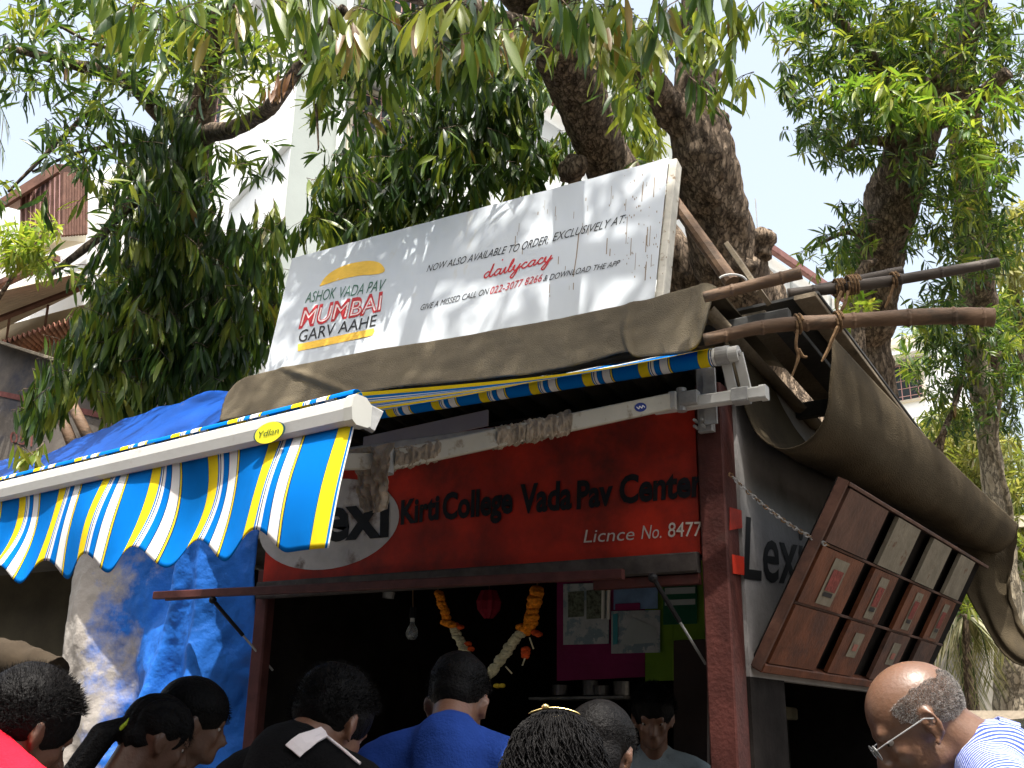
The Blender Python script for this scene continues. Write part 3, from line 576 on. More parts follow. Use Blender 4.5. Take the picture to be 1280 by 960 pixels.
# roller
t = np.linspace(0, RL, 80); c_ = r0+np.outer(t, rd); V, F = tube(c_, RR, 24); uv = np.repeat(t/.24+.90, 24); mk('fabric_roller', V, F, m_stripe, aw, smooth=True, uv=np.stack([uv, uv*0], 1))
mk('roller_cap', *tube([r0, r0+[.05, 0, 0]], .036, 20), m_metal, aw); mk('roller_cap_disc', *tube([r0+[.045, 0, 0], r0+[.085, 0, 0]], .030, 20), m_alu, aw); mk('roller_hub', *tube([r0+[.085, 0, 0], r0+[.092, 0, 0]], .014, 12), m_metal, aw)
tb0 = PY(955, 491, 3.58); tb1 = np.array([-3.4, 3.58, tb0[2]]); 
mk('torsion_bar', *beam(tb0, [XR-.12, 3.58, tb0[2]], .045, .045), m_alu, aw); mk('torsion_bar', *beam([XR-.5, 3.60, tb0[2]], tb1, .035, .035), m_metal, aw); mk('bar_end_cap', *beam(tb0+[.012, 0, 0], tb0-[.012, 0, 0], .052, .052), m_alu, aw); mk('bar_clamp', *beam(tb0+[-.055, 0, 0], tb0-[.115, 0, 0], .058, .058), m_metal, aw)
for dx in (-.03, .022): mk('cheek_plate', *beam(r0+[.06+dx, .0, 0], np.array([tb0[0]-.085+dx, 3.58, tb0[2]+.02]), .014, .036, (1, 0, 0)), m_alu, aw)
for dz in (0,): 
    x_ = XR+.06
    mk('wall_bracket', *beam((x_, 3.66, tb0[2]-.10), (x_, 3.66, tb0[2]+.16), .05, .06, (1, 0, 0)), m_metal, aw)
    mk('wall_bracket', *beam((x_+.03, 3.62, tb0[2]-.08), (x_+.03, 3.62, tb0[2]+.14), .012, .05, (1, 0, 0)), m_metal, aw)
    for k in range(4): mk('bolt', *tube([(x_-.03+.03*(k % 2), 3.64, tb0[2]-.06-.025*(k//2)), (x_-.03+.03*(k % 2), 3.60, tb0[2]-.06-.025*(k//2))], .006, 6), m_metal, aw)
sj = PY(852, 500, 3.56); el = P(482, 577, 3.3)
mk('arm_shoulder', *beam(PY(873, 497, 3.56), sj, .05, .055), m_metal, aw); mk('arm_shoulder_pin', *tube([sj+[0, 0, -.045], sj+[0, 0, .045]], .02, 12), m_metal, aw)
sj2 = PY(838, 502, 3.54); mk('folding_arm', *beam(sj2, el, .035, .062), m_armpaint, aw); mk('arm_joint', *beam(PY(846, 501, 3.54), sj2, .042, .07), m_alu, aw)
mk('arm_elbow', *tube([el+[0, 0, -.04], el+[0, 0, .04]], .028, 14), m_metal, aw); mk('folding_arm', *beam(el, b0+dbar*.75-ylean*.05, .03, .05), m_armpaint, aw)
# arm sticker and cassette sticker
def oval(name, c, ax, ay, rx, ry, n_, m, parent, off): 
    pts = [c+ax*rx*math.cos(t)+ay*ry*math.sin(t)+n_*off for t in np.linspace(0, 2*PI, 29)[:-1]]; return mk(name, pts, [list(range(28))], m, parent)
ad = nrm(el-sj2); an = nrm(np.cross(ad, [0, 0, 1])); 
if an[1] > 0: an = -an
au = np.cross(ad, an); au = au if au[2] > 0 else -au; cs = sj2+ad*.16+an*.0185
oval('oval_sticker', cs, -ad, au, .028, .017, an, plain('sticker_blue', (.01, .03, .22), .35), aw, .001)
mk('sticker_squiggle', *stroke(smooth_pl([cs-ad*.018*k+au*.004*(-1)**i+an*.002 for i, k in enumerate((-1, -.6, -.2, .2, .6, 1))], 30), .004, an, (0, 0, 0)), plain('sticker_white', (.7, .7, .75)), aw)
cb = PP(337, 541, b0+ylean*.0275, ylean); up_ = np.array([0, 0, 1.])
oval('oval_sticker', cb, -dbar, up_, .056, .0240, ylean, plain('sticker_ring', (.02, .08, .10)), aw, .001)
oval('oval_sticker', cb, -dbar, up_, .050, .0240, ylean, plain('sticker_yellow', (.8, .75, .03), .4), aw, .002)
mk('sticker_lettering', *text_on('Ydlan', [cb+dbar*.036-up_*.007, cb-dbar*.036-up_*.007, cb-dbar*.036+up_*.008, cb+dbar*.036+up_*.008], ylean*.003, shear=.2), plain('sticker_ink', (.05, .12, .03)), aw)
# torn plastic wrap round the arm
wr = MB()
def wrapfn(s0, s1, rr, seed):
    def fn(u, v):
        c = sj2*(1-(s0+(s1-s0)*u))[:, None]+el*(s0+(s1-s0)*u)[:, None]; th = v*2*PI; k = fbm(np.stack([u*14+seed, np.cos(th)*2, np.sin(th)*2], 1), 4)
        r = rr*(1+k*.5); return c+np.outer(r*np.cos(th)*.8, an)+np.outer(r*np.sin(th)*1.15, [0, 0, 1])
    V, F, u, v = grid(fn, 46, 26); return V, F
for a, b, r, s in [(.40, .56, .036, 1), (.52, .66, .033, 5), (.84, .98, .031, 3)]: mk('plastic_wrap', *wrapfn(a, b, r, s), m_wrap, aw)
def rag(u, v):
    A_, B_ = P(452, 560, 3.25), P(462, 640, 3.2); p = A_*(1-v)[:, None]+B_*v[:, None]; p = p+np.outer((u-.3)*.17*(1-.5*v), [1, 0, 0]); k = fbm(np.stack([u*6, v*6, u*0], 1), 4); p[:, 1] += k*.035; p[:, 2] += k*.02; return p
V, F, u, v = grid(rag, 30, 30); mk('hanging_wrap', V, F, m_wrap, aw, thick=.002)

# ------------------------------------------------------------------ stall interior
def ipanel(name, q, y, m, label, cat, th=.004, group=None, frame=None):
    pts = [PY(*p, y) for p in q]; V, F = quadpanel(pts, th, (0, -1, 0)); return tag(mk(name, V, F, m), label, cat, group)
ib = thing('notice_board', 'magenta and lime green notice board at the back right of the stall', 'board', PY(770, 860, 4.5))
mk('board_panel', *quadpanel([PY(*p, 4.5) for p in [(696, 851), (806, 846), (806, 716), (696, 722)]], .02, (0, -1, 0)), mat('magenta_board', (.20, .012, .08), .6, .2, 4), ib, label='magenta half')
mk('board_panel', *quadpanel([PY(*p, 4.5) for p in [(806.5, 852), (841, 850), (841, 708), (806.5, 710)]], .02, (0, -1, 0)), mat('lime_board', (.14, .26, .015), .6, .2, 4), ib, label='lime half')
mk('board_panel', *quadpanel([PY(*p, 4.5) for p in [(841.5, 800), (885, 798), (885, 700), (841.5, 703)]], .02, (0, -1, 0)), mat('lime_board2', (.15, .28, .02), .6, .2, 4), ib)
m_paper = mat('printed_paper', (.42, .45, .45), .5, .2, 9, dirt=(.22, .3, .33), dscale=12, dlo=.5, dhi=.55)
m_paperb = mat('blue_printed_paper', (.16, .26, .42), .5, .3, 9)
def poster(q, m, label, extras=()):
    t_ = thing('pinned_poster', label, 'poster', PY(*q[0], 4.49), 'posters pinned to the notice board'); mk('sheet', *quadpanel([PY(*p, 4.488) for p in q], .003, (0, -1, 0)), m, t_)
    for e, mm_ in extras: mk('print', [PY(*p, 4.484) for p in e], [[0, 1, 2, 3]], mm_, t_)
R4 = lambda x0, y0, x1, y1: [(x0, y1+.0), (x1, y1-1.5), (x1, y0-1.5), (x0, y0)]
m_pg = mat('poster_green', (.01, .10, .05), .5, .2, 5); m_pw = plain('poster_pale', (.4, .45, .44)); m_pp = mat('poster_photos', (.12, .14, .10), .5, .7, 60)
m_pm = plain('poster_magenta', (.25, .02, .10)); m_pt = plain('poster_teal', (.06, .30, .34))
poster(R4(704, 730, 761, 806), m_paper, 'white printed sheet with small photos, left on the magenta board', [(R4(710, 740, 730, 772), m_pp), (R4(733, 738, 757, 774), m_pp)])
poster(R4(767, 722, 822, 762), m_paperb, 'blue printed sheet at the top of the notice board', [(R4(769, 755, 800, 763), m_pm)])
poster(R4(764, 764, 825, 817), m_paper, 'pale sheet with a light mountain shape, right of the photo sheet', [([(775, 806), (822, 803), (820, 785), (790, 772)], m_pw), (R4(766, 768, 772, 806), m_pt)])
poster(R4(829, 722, 871, 781), m_pg, 'dark green poster with two pale bars beside the corner post', [(R4(831, 735, 869, 743), m_pw), (R4(831, 750, 869, 757), m_pw)])
cf = thing('energy_saving_lamp', 'unlit folded tube lamp hanging in front of the notice board', 'lamp', PY(758, 740, 4.2))
mk('lamp_base', *tube([PY(758, 727, 4.2), PY(758, 738, 4.2)], [.02, .024], 12), m_gold, cf)
for dx in (-4, 3): mk('lamp_tube', *tube([PY(758+dx, 738, 4.2), PY(757.5+dx, 774, 4.2)], .0075, 8), plain('milky_lamp_glass', (.7, .7, .62), .3), cf)
mk('lamp_cord', *tube([PY(758, 727, 4.2), PY(758, 700, 4.2)], .004, 6), m_black, cf)
# garland
gl = thing('flower_garland', 'orange and white marigold garland hung in a loop over the counter', 'garland', PY(610, 840, 3.95))
m_or = mat('marigold', (.62, .20, .012), .8, .4, 60, bump=.5); m_wh = mat('white_flower', (.48, .44, .28), .8, .3, 60, bump=.5); m_ro = mat('red_flower', (.50, .07, .015), .8, .4, 60)
def flower(c, r, m):
    V, F = ICO[2]; V = V*(1+.28*np.sin(V[:, :1]*11+c[0]*50)*np.sin(V[:, 1:2]*12)*np.sin(V[:, 2:]*10)); mk('flower', V*r*np.array([1.15, 1.15, .75])+c, F, m, gl, smooth=False)
def string(a, b, n, m, r):
    for k in range(n):
        f = k/(n-1); flower(PY(a[0]*(1-f)+b[0]*f+random.uniform(-1.2, 1.2), a[1]*(1-f)+b[1]*f, 3.95+random.uniform(-.006, .006)), r*random.uniform(.9, 1.15), m)
string((548, 742), (559, 772), 10, m_or, .018); string((557, 778), (566, 782), 4, m_or, .02); string((567, 786), (583, 818), 11, m_wh, .020); string((583, 818), (600, 850), 9, m_wh, .02)
string((671, 738), (661, 786), 14, m_or, .026); string((652, 784), (657, 790), 3, m_or, .024); string((650, 792), (617, 836), 14, m_wh, .022); string((617, 838), (603, 852), 6, m_wh, .02)
string((570, 781), (576, 784), 2, m_ro, .016); string((586, 805), (589, 811), 2, m_ro, .015); string((669, 791), (672, 793), 2, m_ro, .017); string((657, 812), (656, 820), 3, m_ro, .018); string((622, 857), (628, 857), 2, mat('yellow_flower', (.5, .35, .03), .8), .014)
mk('garland_thread', *tube([PY(548, 742, 3.95), PY(546, 722, 3.95)], .003, 5), m_rope, gl); mk('garland_thread', *tube([PY(671, 738, 3.95), PY(672, 722, 3.95)], .003, 5), m_rope, gl)
for a, b in [((662, 797), (667, 811)), ((657, 820), (653, 832)), ((632, 833), (640, 842))]: mk('garland_stem', *tube([PY(*a, 3.94), PY(*b, 3.94)], .0035, 5), m_wh, gl)
# bulb, ball, lantern, frames
bl_ = thing('clear_light_bulb', 'unlit clear glass bulb hanging on a cord left of the garland', 'light bulb', PY(515, 802, 4.0))
pb = PY(515, 790, 4.0); prf = [(0, -.036), (.018, -.033), (.028, -.018), (.029, -.004), (.022, .016), (.012, .034), (.011, .046)]
V = [pb+np.array([r*math.cos(a), r*math.sin(a), z]) for r, z in prf for a in np.linspace(0, 2*PI, 17)[:-1]]; F = [[i*16+j, i*16+(j+1) % 16, (i+1)*16+(j+1) % 16, (i+1)*16+j] for i in range(6) for j in range(16)]
mk('glass_globe', V, F, m_glass, bl_, smooth=True); mk('bulb_cap', *tube([pb+[0, 0, .044], pb+[0, 0, .062]], .011, 12), m_alu, bl_); mk('bulb_socket', *tube([pb+[0, 0, .062], pb+[0, 0, .11]], [.017, .014], 12), m_black, bl_); mk('cord', *tube([pb+[0, 0, .11], PY(516, 738, 4.0), PY(518, 700, 4.0)], .003, 6), m_rope, bl_)
lf = thing('orange_hanging_ball', 'small orange ball hanging under a red cap by the left post', 'ornament', PY(369, 762, 4.0)); mk('ball', *ell(PY(369, 762, 4.0), (.017, .017, .017), 3), m_or, lf, smooth=True); mk('red_cap', *ell(PY(369, 753, 4.0), (.028, .028, .006), 2), m_ro, lf); mk('thread', *tube([PY(369, 753, 4), PY(369, 722, 4)], .002, 5), m_rope, lf)
ln = thing('red_paper_lantern', 'dark red folded paper ornament hanging between the garland strands', 'ornament', PY(611, 775, 4.3))
c = PY(611, 757, 4.3); V = [c+np.array([r*math.cos(a)*(1+.12*(-1)**k), r*math.sin(a)*(1+.12*(-1)**k), z]) for r, z in [(.035, .07), (.055, .02), (.05, -.02), (.02, -.06)] for k, a in enumerate(np.linspace(0, 2*PI, 17)[:-1])]
mk('folded_paper', V, [[i*16+j, i*16+(j+1) % 16, (i+1)*16+(j+1) % 16, (i+1)*16+j] for i in range(3) for j in range(16)], mat('red_paper', (.22, .01, .025), .6), ln); mk('thread', *tube([c+[0, 0, .06], c+[0, 0, .2]], .002, 5), m_rope, ln)
def picture(q, y, label, m, fm):
    t_ = thing('wall_picture', label, 'picture', PY(*q[0], y)); P4 = [PY(*p, y) for p in q]
    mk('picture_sheet', *quadpanel(P4, .01, (0, -1, 0)), m, t_)
    for a, b in zip(P4, P4[1:]+P4[:1]): mk('frame_side', *beam(a, b, .03, .02, (0, 1, 0)), fm, t_)
picture(R4(364, 817, 394, 868), 5.2, 'framed brown picture high on the far left inside the stall', mat('old_picture', (.10, .06, .04), .5, .5, 20), m_wood)
picture(R4(488, 834, 532, 895), 5.6, 'dim framed notice behind the man in the blue t-shirt', mat('dim_notice', (.06, .06, .07), .5, .5, 30), mat('grey_frame', (.12, .12, .14), .5))
picture(R4(428, 803, 462, 822), 5.2, 'small pale card fixed above the man with the white collar', mat('pale_card', (.16, .18, .2), .5, .5, 40), m_dark)
tag(mk('hanging_pouch', *ell(PY(475, 790, 4.8), (.05, .03, .055), 2), mat('grey_pouch', (.13, .13, .15), .4, .4)), 'crumpled grey pouch hanging left of the bulb', 'pouch')
tag(mk('steel_cup', *tube([PY(485, 748, 4.4), PY(486, 740, 4.4)], [.03, .034], 14), m_metal), 'small steel cup hanging under the shutter bar', 'cup')
m_tin = mat('steel_shelf', (.22, .22, .21), .35, .3, 20, metal=.5)
shf = thing('steel_shelf', 'steel shelf with small tins behind the vendor', 'shelf', PY(730, 880, 5.0)); mk('shelf_board', *beam(PY(672, 874, 5.0), PY(790, 872, 5.0), .2, .015), m_tin, shf)
for k, (px, h) in enumerate([(700, .10), (738, .14), (752, .09), (777, .13)]): tag(mk('storage_tin', *tube([PY(px, 872, 4.95)+[0, 0, .012], PY(px, 872, 4.95)+[0, 0, .012+h*.5]], .04, 14), m_tin), ['leftmost', 'second', 'third', 'rightmost'][k]+' of four steel tins on the shelf inside the stall', 'tin', 'tins on the stall shelf')
ipanel('dark_cabinet_door', [(842, 960), (884, 955), (884, 799), (842, 801)], 4.4, mat('brown_cabinet', (.045, .032, .028), .6), 'dark brown cabinet door beside the right corner post', 'cabinet', .03)

# ------------------------------------------------------------------ blue tarpaulins on the left
def tarp_mat():
    m = mat('blue_tarpaulin', (.020, .13, .50), .45, .25, 4, bump=.0)
    nt = m.node_tree; b = nt.nodes['Principled BSDF']; tc = nn(nt, 'ShaderNodeTexCoord'); uv = nn(nt, 'ShaderNodeUVMap'); sp = nn(nt, 'ShaderNodeSeparateXYZ'); nt.links.new(uv.outputs[0], sp.inputs[0])
    n = nn(nt, 'ShaderNodeTexNoise'); n.inputs['Scale'].default_value = 3.2; n.inputs['Detail'].default_value = 9; n.inputs['Roughness'].default_value = .68; nt.links.new(tc.outputs['Object'], n.inputs[0])
    mu = nn(nt, 'ShaderNodeMath', operation='MULTIPLY_ADD'); mu.inputs[1].default_value = -.82; nt.links.new(sp.outputs[0], mu.inputs[0]); nt.links.new(n.outputs[0], mu.inputs[2])
    r = ramp(nt, [(.17, (0, 0, 0)), (.36, (1, 1, 1))]); nt.links.new(mu.outputs[0], r.inputs[0])
    src = b.inputs['Base Color'].links[0].from_socket; mx = nn(nt, 'ShaderNodeMixRGB'); mx.inputs[2].default_value = (.36, .33, .30, 1); nt.links.new(r.outputs[0], mx.inputs[0]); nt.links.new(src, mx.inputs[1]); nt.links.new(mx.outputs[0], b.inputs['Base Color'])
    v = nn(nt, 'ShaderNodeTexVoronoi'); v.inputs['Scale'].default_value = 22; v.feature = 'SMOOTH_F1'; nt.links.new(tc.outputs['Object'], v.inputs[0]); bp = nn(nt, 'ShaderNodeBump'); bp.inputs['Strength'].default_value = .14; bp.inputs['Distance'].default_value = .02; nt.links.new(v.outputs[0], bp.inputs['Height'])
    bp2 = nn(nt, 'ShaderNodeBump'); bp2.inputs['Strength'].default_value = .35; bp2.inputs['Distance'].default_value = .01; n5 = nn(nt, 'ShaderNodeTexNoise'); n5.inputs['Scale'].default_value = 45; nt.links.new(tc.outputs['Object'], n5.inputs[0]); nt.links.new(n5.outputs[0], bp2.inputs['Height']); nt.links.new(bp.outputs[0], bp2.inputs['Normal']); nt.links.new(bp2.outputs[0], b.inputs['Normal'])
    return m
m_tarp = tarp_mat()
tl, tr_, brr, bll = PY(100, 640, 3.72), PY(328, 640, 3.72), PY(303, 985, 3.72), PY(66, 985, 3.72)
def tarpf(u, v):
    p = (tl*(1-u)[:, None]+tr_*u[:, None])*(1-v)[:, None]+(bll*(1-u)[:, None]+brr*u[:, None])*v[:, None]
    f = .07*np.sin(u*9+v*2.2)*(.4+.6*v)+.05*np.sin(u*21-v*3.5)*v+.10*np.exp(-((u-.45-.28*(1-v))/.06)**2)*(1-v*.3)+.07*np.exp(-((u-.80)/.05)**2)
    k = fbm(np.stack([u*6+v*2.5, v*4-u, u*0], 1), 5)*.055; p[:, 1] -= f+k; p[:, 0] += k*.3; return p
V, F, u, v = grid(tarpf, 110, 110); tag(mk('hanging_tarpaulin', V, F, m_tarp, smooth=True, uv=np.stack([u, v], 1), thick=.003), 'blue tarpaulin with worn whitish patches hanging left of the stall post', 'tarpaulin')
ltop = [(-30, 580), (20, 574), (50, 568), (85, 552), (120, 537), (165, 520), (205, 505), (245, 494), (292, 488)]
lbot = [(-30, 640), (20, 620), (50, 612), (85, 602), (120, 592), (165, 580), (205, 566), (245, 552), (292, 520)]
T4 = smooth_pl(np.array([PY(*p, 4.05) for p in ltop]), 50); B4 = smooth_pl(np.array([PY(*p, 3.45) for p in lbot]), 50)
def rt(u, v):
    a = pl(T4, u); b = pl(B4, u); bk = a+np.array([0, .8, -.25]); p = np.where((v < .25)[:, None], bk*(1-v*4)[:, None]+a*(v*4)[:, None], a*(1-(v-.25)/.75)[:, None]+b*((v-.25)/.75)[:, None])
    k = fbm(np.stack([u*8+v*6, v*3, u*0], 1), 4); p[:, 2] += k*.05; p[:, 1] -= .05*np.sin(u*14+v*7)*np.clip(v-.25, 0, 1); return p
m_tarp2 = mat('blue_roof_sheet', (.006, .055, .27), .5, .25, 4, bump=.25, bscale=18, dirt=(.16, .17, .19), dscale=3, dlo=.62, dhi=.78, spec=.15)
V, F, u, v = grid(rt, 100, 34); tag(mk('roof_tarpaulin', V, F, m_tarp2, smooth=True, uv=np.stack([.62+u*.2, v], 1), thick=.003), 'blue tarpaulin spread over the low roof left of the banner', 'tarpaulin')
# dark neighbour stall panel
ns = thing('neighbouring_stall', 'dark olive brown stall wall at the left edge behind the tarpaulin', 'stall', (-6, 4.4, 0))
m_olive = mat('olive_board', (.05, .042, .026), .8, .3, 3)
mk('front_panel', *box(-7.5, -4.5, 4.35, 4.4, 0, 2.42, .005), m_olive, ns); mk('side_panel', *box(-4.55, -4.5, 4.4, 5.4, 0, 2.4, .01), m_olive, ns); mk('roof_panel', *box(-7.5, -3.5, 4.0, 5.4, 2.42, 2.46, .01), m_dkgrey, ns)
sk = thing('rolled_sack', 'long brown rolled sack lying on a ledge behind the red shirt', 'sack', P(30, 830, 4.0)); mk('sack_roll', *tube([P(-40, 815, 4.3), P(20, 826, 4.2), P(72, 838, 4.1)], [.06, .075, .06], 16, .25, 5, sub=20), mat('sack', (.045, .033, .021), .9), sk, smooth=True); mk('ledge', *beam(P(-60, 850, 4.3), P(80, 858, 4.15), .2, .03), m_olive, sk)

# ------------------------------------------------------------------ trees
def leaf_template(var):
    # a mango leaf along +x, normal +z, folded along the midrib and drooping; unit length
    rs = np.random.default_rng(var); st = [0, .18, .42, .70, .90, 1.0]; wd = [0, .55, 1.0, .86, .42, 0]; V = []; F = []; dr = rs.uniform(.1, .5); tw = rs.uniform(-.5, .5)
    for x, w_ in zip(st, wd):
        a = w_*.088; z = -dr*x*x*.6; s = tw*x
        if w_ == 0: V.append((x, 0, z))
        else:
            for y, up in ((-a, .3*a+.012*math.sin(x*22+var)), (0, 0), (a, .3*a+.012*math.sin(x*19+var*2))): V.append((x, y*math.cos(s), z+up+y*math.sin(s)))
    idx = [[0], [1, 2, 3], [4, 5, 6], [7, 8, 9], [10, 11, 12], [13]]
    F = [[0, 1, 2], [0, 2, 3]]+[q for k in (1, 2, 3) for q in ([idx[k][0], idx[k+1][0], idx[k+1][1], idx[k][1]], [idx[k][1], idx[k+1][1], idx[k+1][2], idx[k][2]])]+[[10, 13, 11], [11, 13, 12]]
    return np.array(V), F
LT = [leaf_template(k) for k in range(6)]
TRI = [np.array([t for f in F for t in ([f] if len(f) == 3 else [[f[0], f[1], f[2]], [f[0], f[2], f[3]]])]) for _, F in LT]
class Foliage:
    def __init__(s): s.p = []; s.M = []; s.t = []; s.tw = []
    def spray(s, c, n, L, droop, wide, tone, ax=None):
        ax = nrm(RNG.normal(size=3)*[1, 1, .5]+[0, 0, -.25]) if ax is None else ax
        for k in range(n):
            f = k/n; base = c-ax*L*.9*f; r = RNG.normal(size=3); r -= ax*r.dot(ax); r = nrm(r)
            d = nrm(r*wide+ax*.45+np.array([0, 0, -droop])+RNG.normal(size=3)*.12); side = nrm(np.cross(d, [0, 0, 1])+RNG.normal(size=3)*.35); side = nrm(side-d*side.dot(d)); up = np.cross(d, side)
            if up[2] < 0: up = -up; side = -side
            l = L*RNG.uniform(.7, 1.2); s.p.append(base); s.M.append(np.stack([d*l, side*l, up*l])); s.t.append(np.clip(tone+.06+RNG.normal()*.2, 0, .97) if RNG.random() < .04 else min(.82, max(0, tone+.06+RNG.normal()*.2)))
        s.tw.append((c+ax*.02, c-ax*L*.8))
    def cluster(s, px, py, rx, ry, depth, dd, n, L=.17, droop=.8, wide=.7, tone=.4, k=9):
        for _ in range(int(n*1.6)):
            while True:
                q = RNG.uniform(-1, 1, 3)
                if q.dot(q) < 1: break
            c = P(px+q[0]*rx, py+q[1]*ry, depth+q[2]*dd); s.spray(c, int(k*RNG.uniform(.7, 1.3)), L*RNG.uniform(.85, 1.15), droop, wide, tone+(.38 if RNG.random() < .27 else 0))  # some sprays get a brighter tone, sunlit leaves put into the colour
    def emit(s, parent, m, nobj=280, name='foliage'):
        p = np.array(s.p); Mx = np.array(s.M); t = np.array(s.t); N = len(p); d = np.linalg.norm(p-CAM, axis=1)
        q = p-CAM; zc = q@np.array([CX[2], CY[2], CU[2]]); xc = q@np.array([CX[0], CY[0], CU[0]])/zc*FPX+640; yc = q@np.array([CX[1], CY[1], CU[1]])/zc*FPX+480
        vis = (zc > .3) & (xc > 0) & (xc < 1280) & (yc > 0) & (yc < 960); sz = np.linalg.norm(Mx[:, 0], axis=1)/d*vis
        order = np.argsort(-sz); big = set(order[:nobj].tolist()) if nobj else set(); ms = [[None]*5 for _ in LT]; org = ORG[parent.name]
        for i in big:
            k = i % 6; b = int(min(4, t[i]*5))
            if ms[k][b] is None:
                me = D.meshes.new('leaf'); me.from_pydata(LT[k][0].tolist(), [], LT[k][1]); me.materials.append(m); a = me.attributes.new('tone', 'FLOAT', 'POINT'); a.data.foreach_set('value', np.full(len(LT[k][0]), b/5+.1, np.float32)); me.polygons.foreach_set('use_smooth', np.ones(len(me.polygons), bool)); ms[k][b] = me
            o = D.objects.new('leaf', ms[k][b]); COL.objects.link(o); o.parent = parent; X3 = Mx[i]; Mt = Matrix.Identity(4)
            for c_ in range(3):
                for r_ in range(3): Mt[r_][c_] = X3[c_][r_]
            Mt.translation = Vector(p[i]-org); o.matrix_local = Mt
        Vs = []; Fs = []; Ts = []; n = 0
        for k in range(6):
            ii = np.array([i for i in range(N) if i % 6 == k and i not in big], int)
            if not len(ii): continue
            tv, tf = LT[k][0], TRI[k]; V = p[ii][:, None, :]+np.einsum('va,nac->nvc', tv, Mx[ii]); Vs.append(V.reshape(-1, 3)); Fs.append((tf[None]+(np.arange(len(ii))*len(tv))[:, None, None]+n).reshape(-1, 3)); Ts.append(np.repeat(t[ii], len(tv))); n += len(ii)*len(tv)
        if Vs: mk(name, np.vstack(Vs), np.vstack(Fs), m, parent, smooth=True, tone=np.concatenate(Ts), kind='stuff')
        tb = MB()
        for a, b in s.tw[:1500]: V, F = tube([a, a*.5+b*.5+[0, 0, .01], b], [.0015, .0025, .0035], 3, cap=False); tb.add(V, F)
        mk('twigs', *tb.out(), BARK, parent, kind='stuff')

def limb(parent, name, pts, seg=14, amp=.12, nf=5, m=BARK, sub=60, label=None):
    pos = [P(x, y, d) if not g else np.array([x, y, d]) for x, y, d, r, g in [(*p, False) if len(p) == 4 else p for p in pts]]
    rr = [p[3] for p in pts]; V, F = tube(pos, rr, seg, amp, nf, sub=sub); return mk(name, V, F, m, parent, smooth=True, label=label)

# tree rising behind the stall: two leaning trunks from one root
base = P(960, 445, 7.2); ta_ = thing('mango_tree', 'big mango tree with two rough trunks rising behind the right end of the banner', 'tree', [base[0]+.2, base[1], 0])
limb(ta_, 'trunk', [(base[0]+.62, base[1], 0, .30, True), (base[0]+.48, base[1], 1.7, .25, True), (955, 445, 7.2, .28), (918, 345, 7.1, .235), (897, 270, 7.0, .215), (880, 200, 6.9, .195), (866, 145, 6.9, .175), (868, 110, 6.9, .14), (866, 82, 6.95, .115), (858, 60, 7, .075), (862, 10, 7, .06), (868, -60, 7.1, .05)], seg=80, amp=.13, nf=4, sub=320, label='right trunk with cut knots')
limb(ta_, 'trunk', [(965, 460, 7.3, .25), (872, 362, 7.5, .18), (800, 270, 7.6, .19), (752, 185, 7.5, .19), (712, 90, 7.2, .185), (668, 10, 6.9, .17), (628, -60, 6.6, .15)], seg=64, amp=.08, nf=4, sub=260, label='left trunk leaning left over the banner')
limb(ta_, 'branch', [(870, 185, 6.9, .13), (842, 140, 6.8, .115), (812, 98, 6.7, .105), (792, 78, 6.6, .09), (785, 72, 6.58, .03)], seg=40, amp=.2, nf=6, sub=110)
for c_, r_ in [((936, 306), .135), ((891, 158), .105), ((880, 98), .10), ((915, 335), .14), ((852, 250), .10), ((718, 212), .10)]:
    V, F = ell(P(*c_, 7.0 if c_[0] > 800 else 7.35), (r_, r_*.9, r_*1.0), 4); k = fbm(V*9, 4); V = V+(V-V.mean(0))*(k*.9)[:, None]; mk('knot', V, F, BARK, ta_, smooth=True)
limb(ta_, 'branch', [(700, 60, 7.0, .12), (600, 20, 5.8, .08), (480, -20, 4.6, .05), (330, -10, 3.9, .03)], sub=40)
limb(ta_, 'branch', [(690, 30, 6.9, .10), (720, -30, 5.2, .08), (700, -60, 4.0, .05), (560, -40, 3.6, .03)], sub=40)
fa = Foliage()
# near hanging sprays along the top edge
for (x, y, n) in [(150, 0, 3), (175, 35, 3), (250, 15, 3), (420, 30, 4), (470, 15, 5), (520, 25, 4), (560, 5, 4), (600, 30, 4), (640, 45, 3), (735, 15, 6), (760, 40, 4), (800, 15, 4), (835, 20, 3), (700, 5, 4), (790, 50, 3), (900, 5, 2), (320, 5, 3), (370, 0, 4)]:
    fa.cluster(x, y, 34, 30, 3.9, .5, n, L=.165, droop=1.2, wide=.5, tone=.55, k=8)
for (x, y, rx, ry, n, t) in [(905, 55, 30, 30, 3, .6), (930, 25, 25, 20, 2, .6), (925, 95, 20, 12, 2, .65), (898, 118, 18, 14, 2, .5), (865, 40, 30, 35, 7, .55), (690, 30, 45, 30, 7, .4), (600, 55, 70, 45, 22, .35), (540, 30, 80, 40, 22, .4), (460, 60, 80, 40, 18, .42), (430, 105, 50, 45, 9, .5), (780, 100, 30, 40, 8, .5)]:
    fa.cluster(x, y, rx, ry, 5.6, .5, n, L=.18, droop=.9, tone=t)
for (x, y, rx, ry, n, t) in [(805, 160, 26, 28, 12, .6), (790, 205, 18, 18, 6, .6), (560, 170, 100, 80, 85, .22), (480, 220, 80, 60, 60, .2), (640, 190, 65, 55, 40, .3), (640, 110, 60, 60, 35, .3), (430, 275, 55, 34, 26, .3), (520, 260, 90, 22, 30, .2), (470, 235, 16, 45, 8, .45), (410, 250, 20, 50, 7, .5), (560, 90, 90, 60, 40, .25), (700, 190, 25, 30, 12, .35)]:
    fa.cluster(x, y, rx, ry, 7.9, .7, n, L=.20, droop=.95, wide=.55, tone=t)
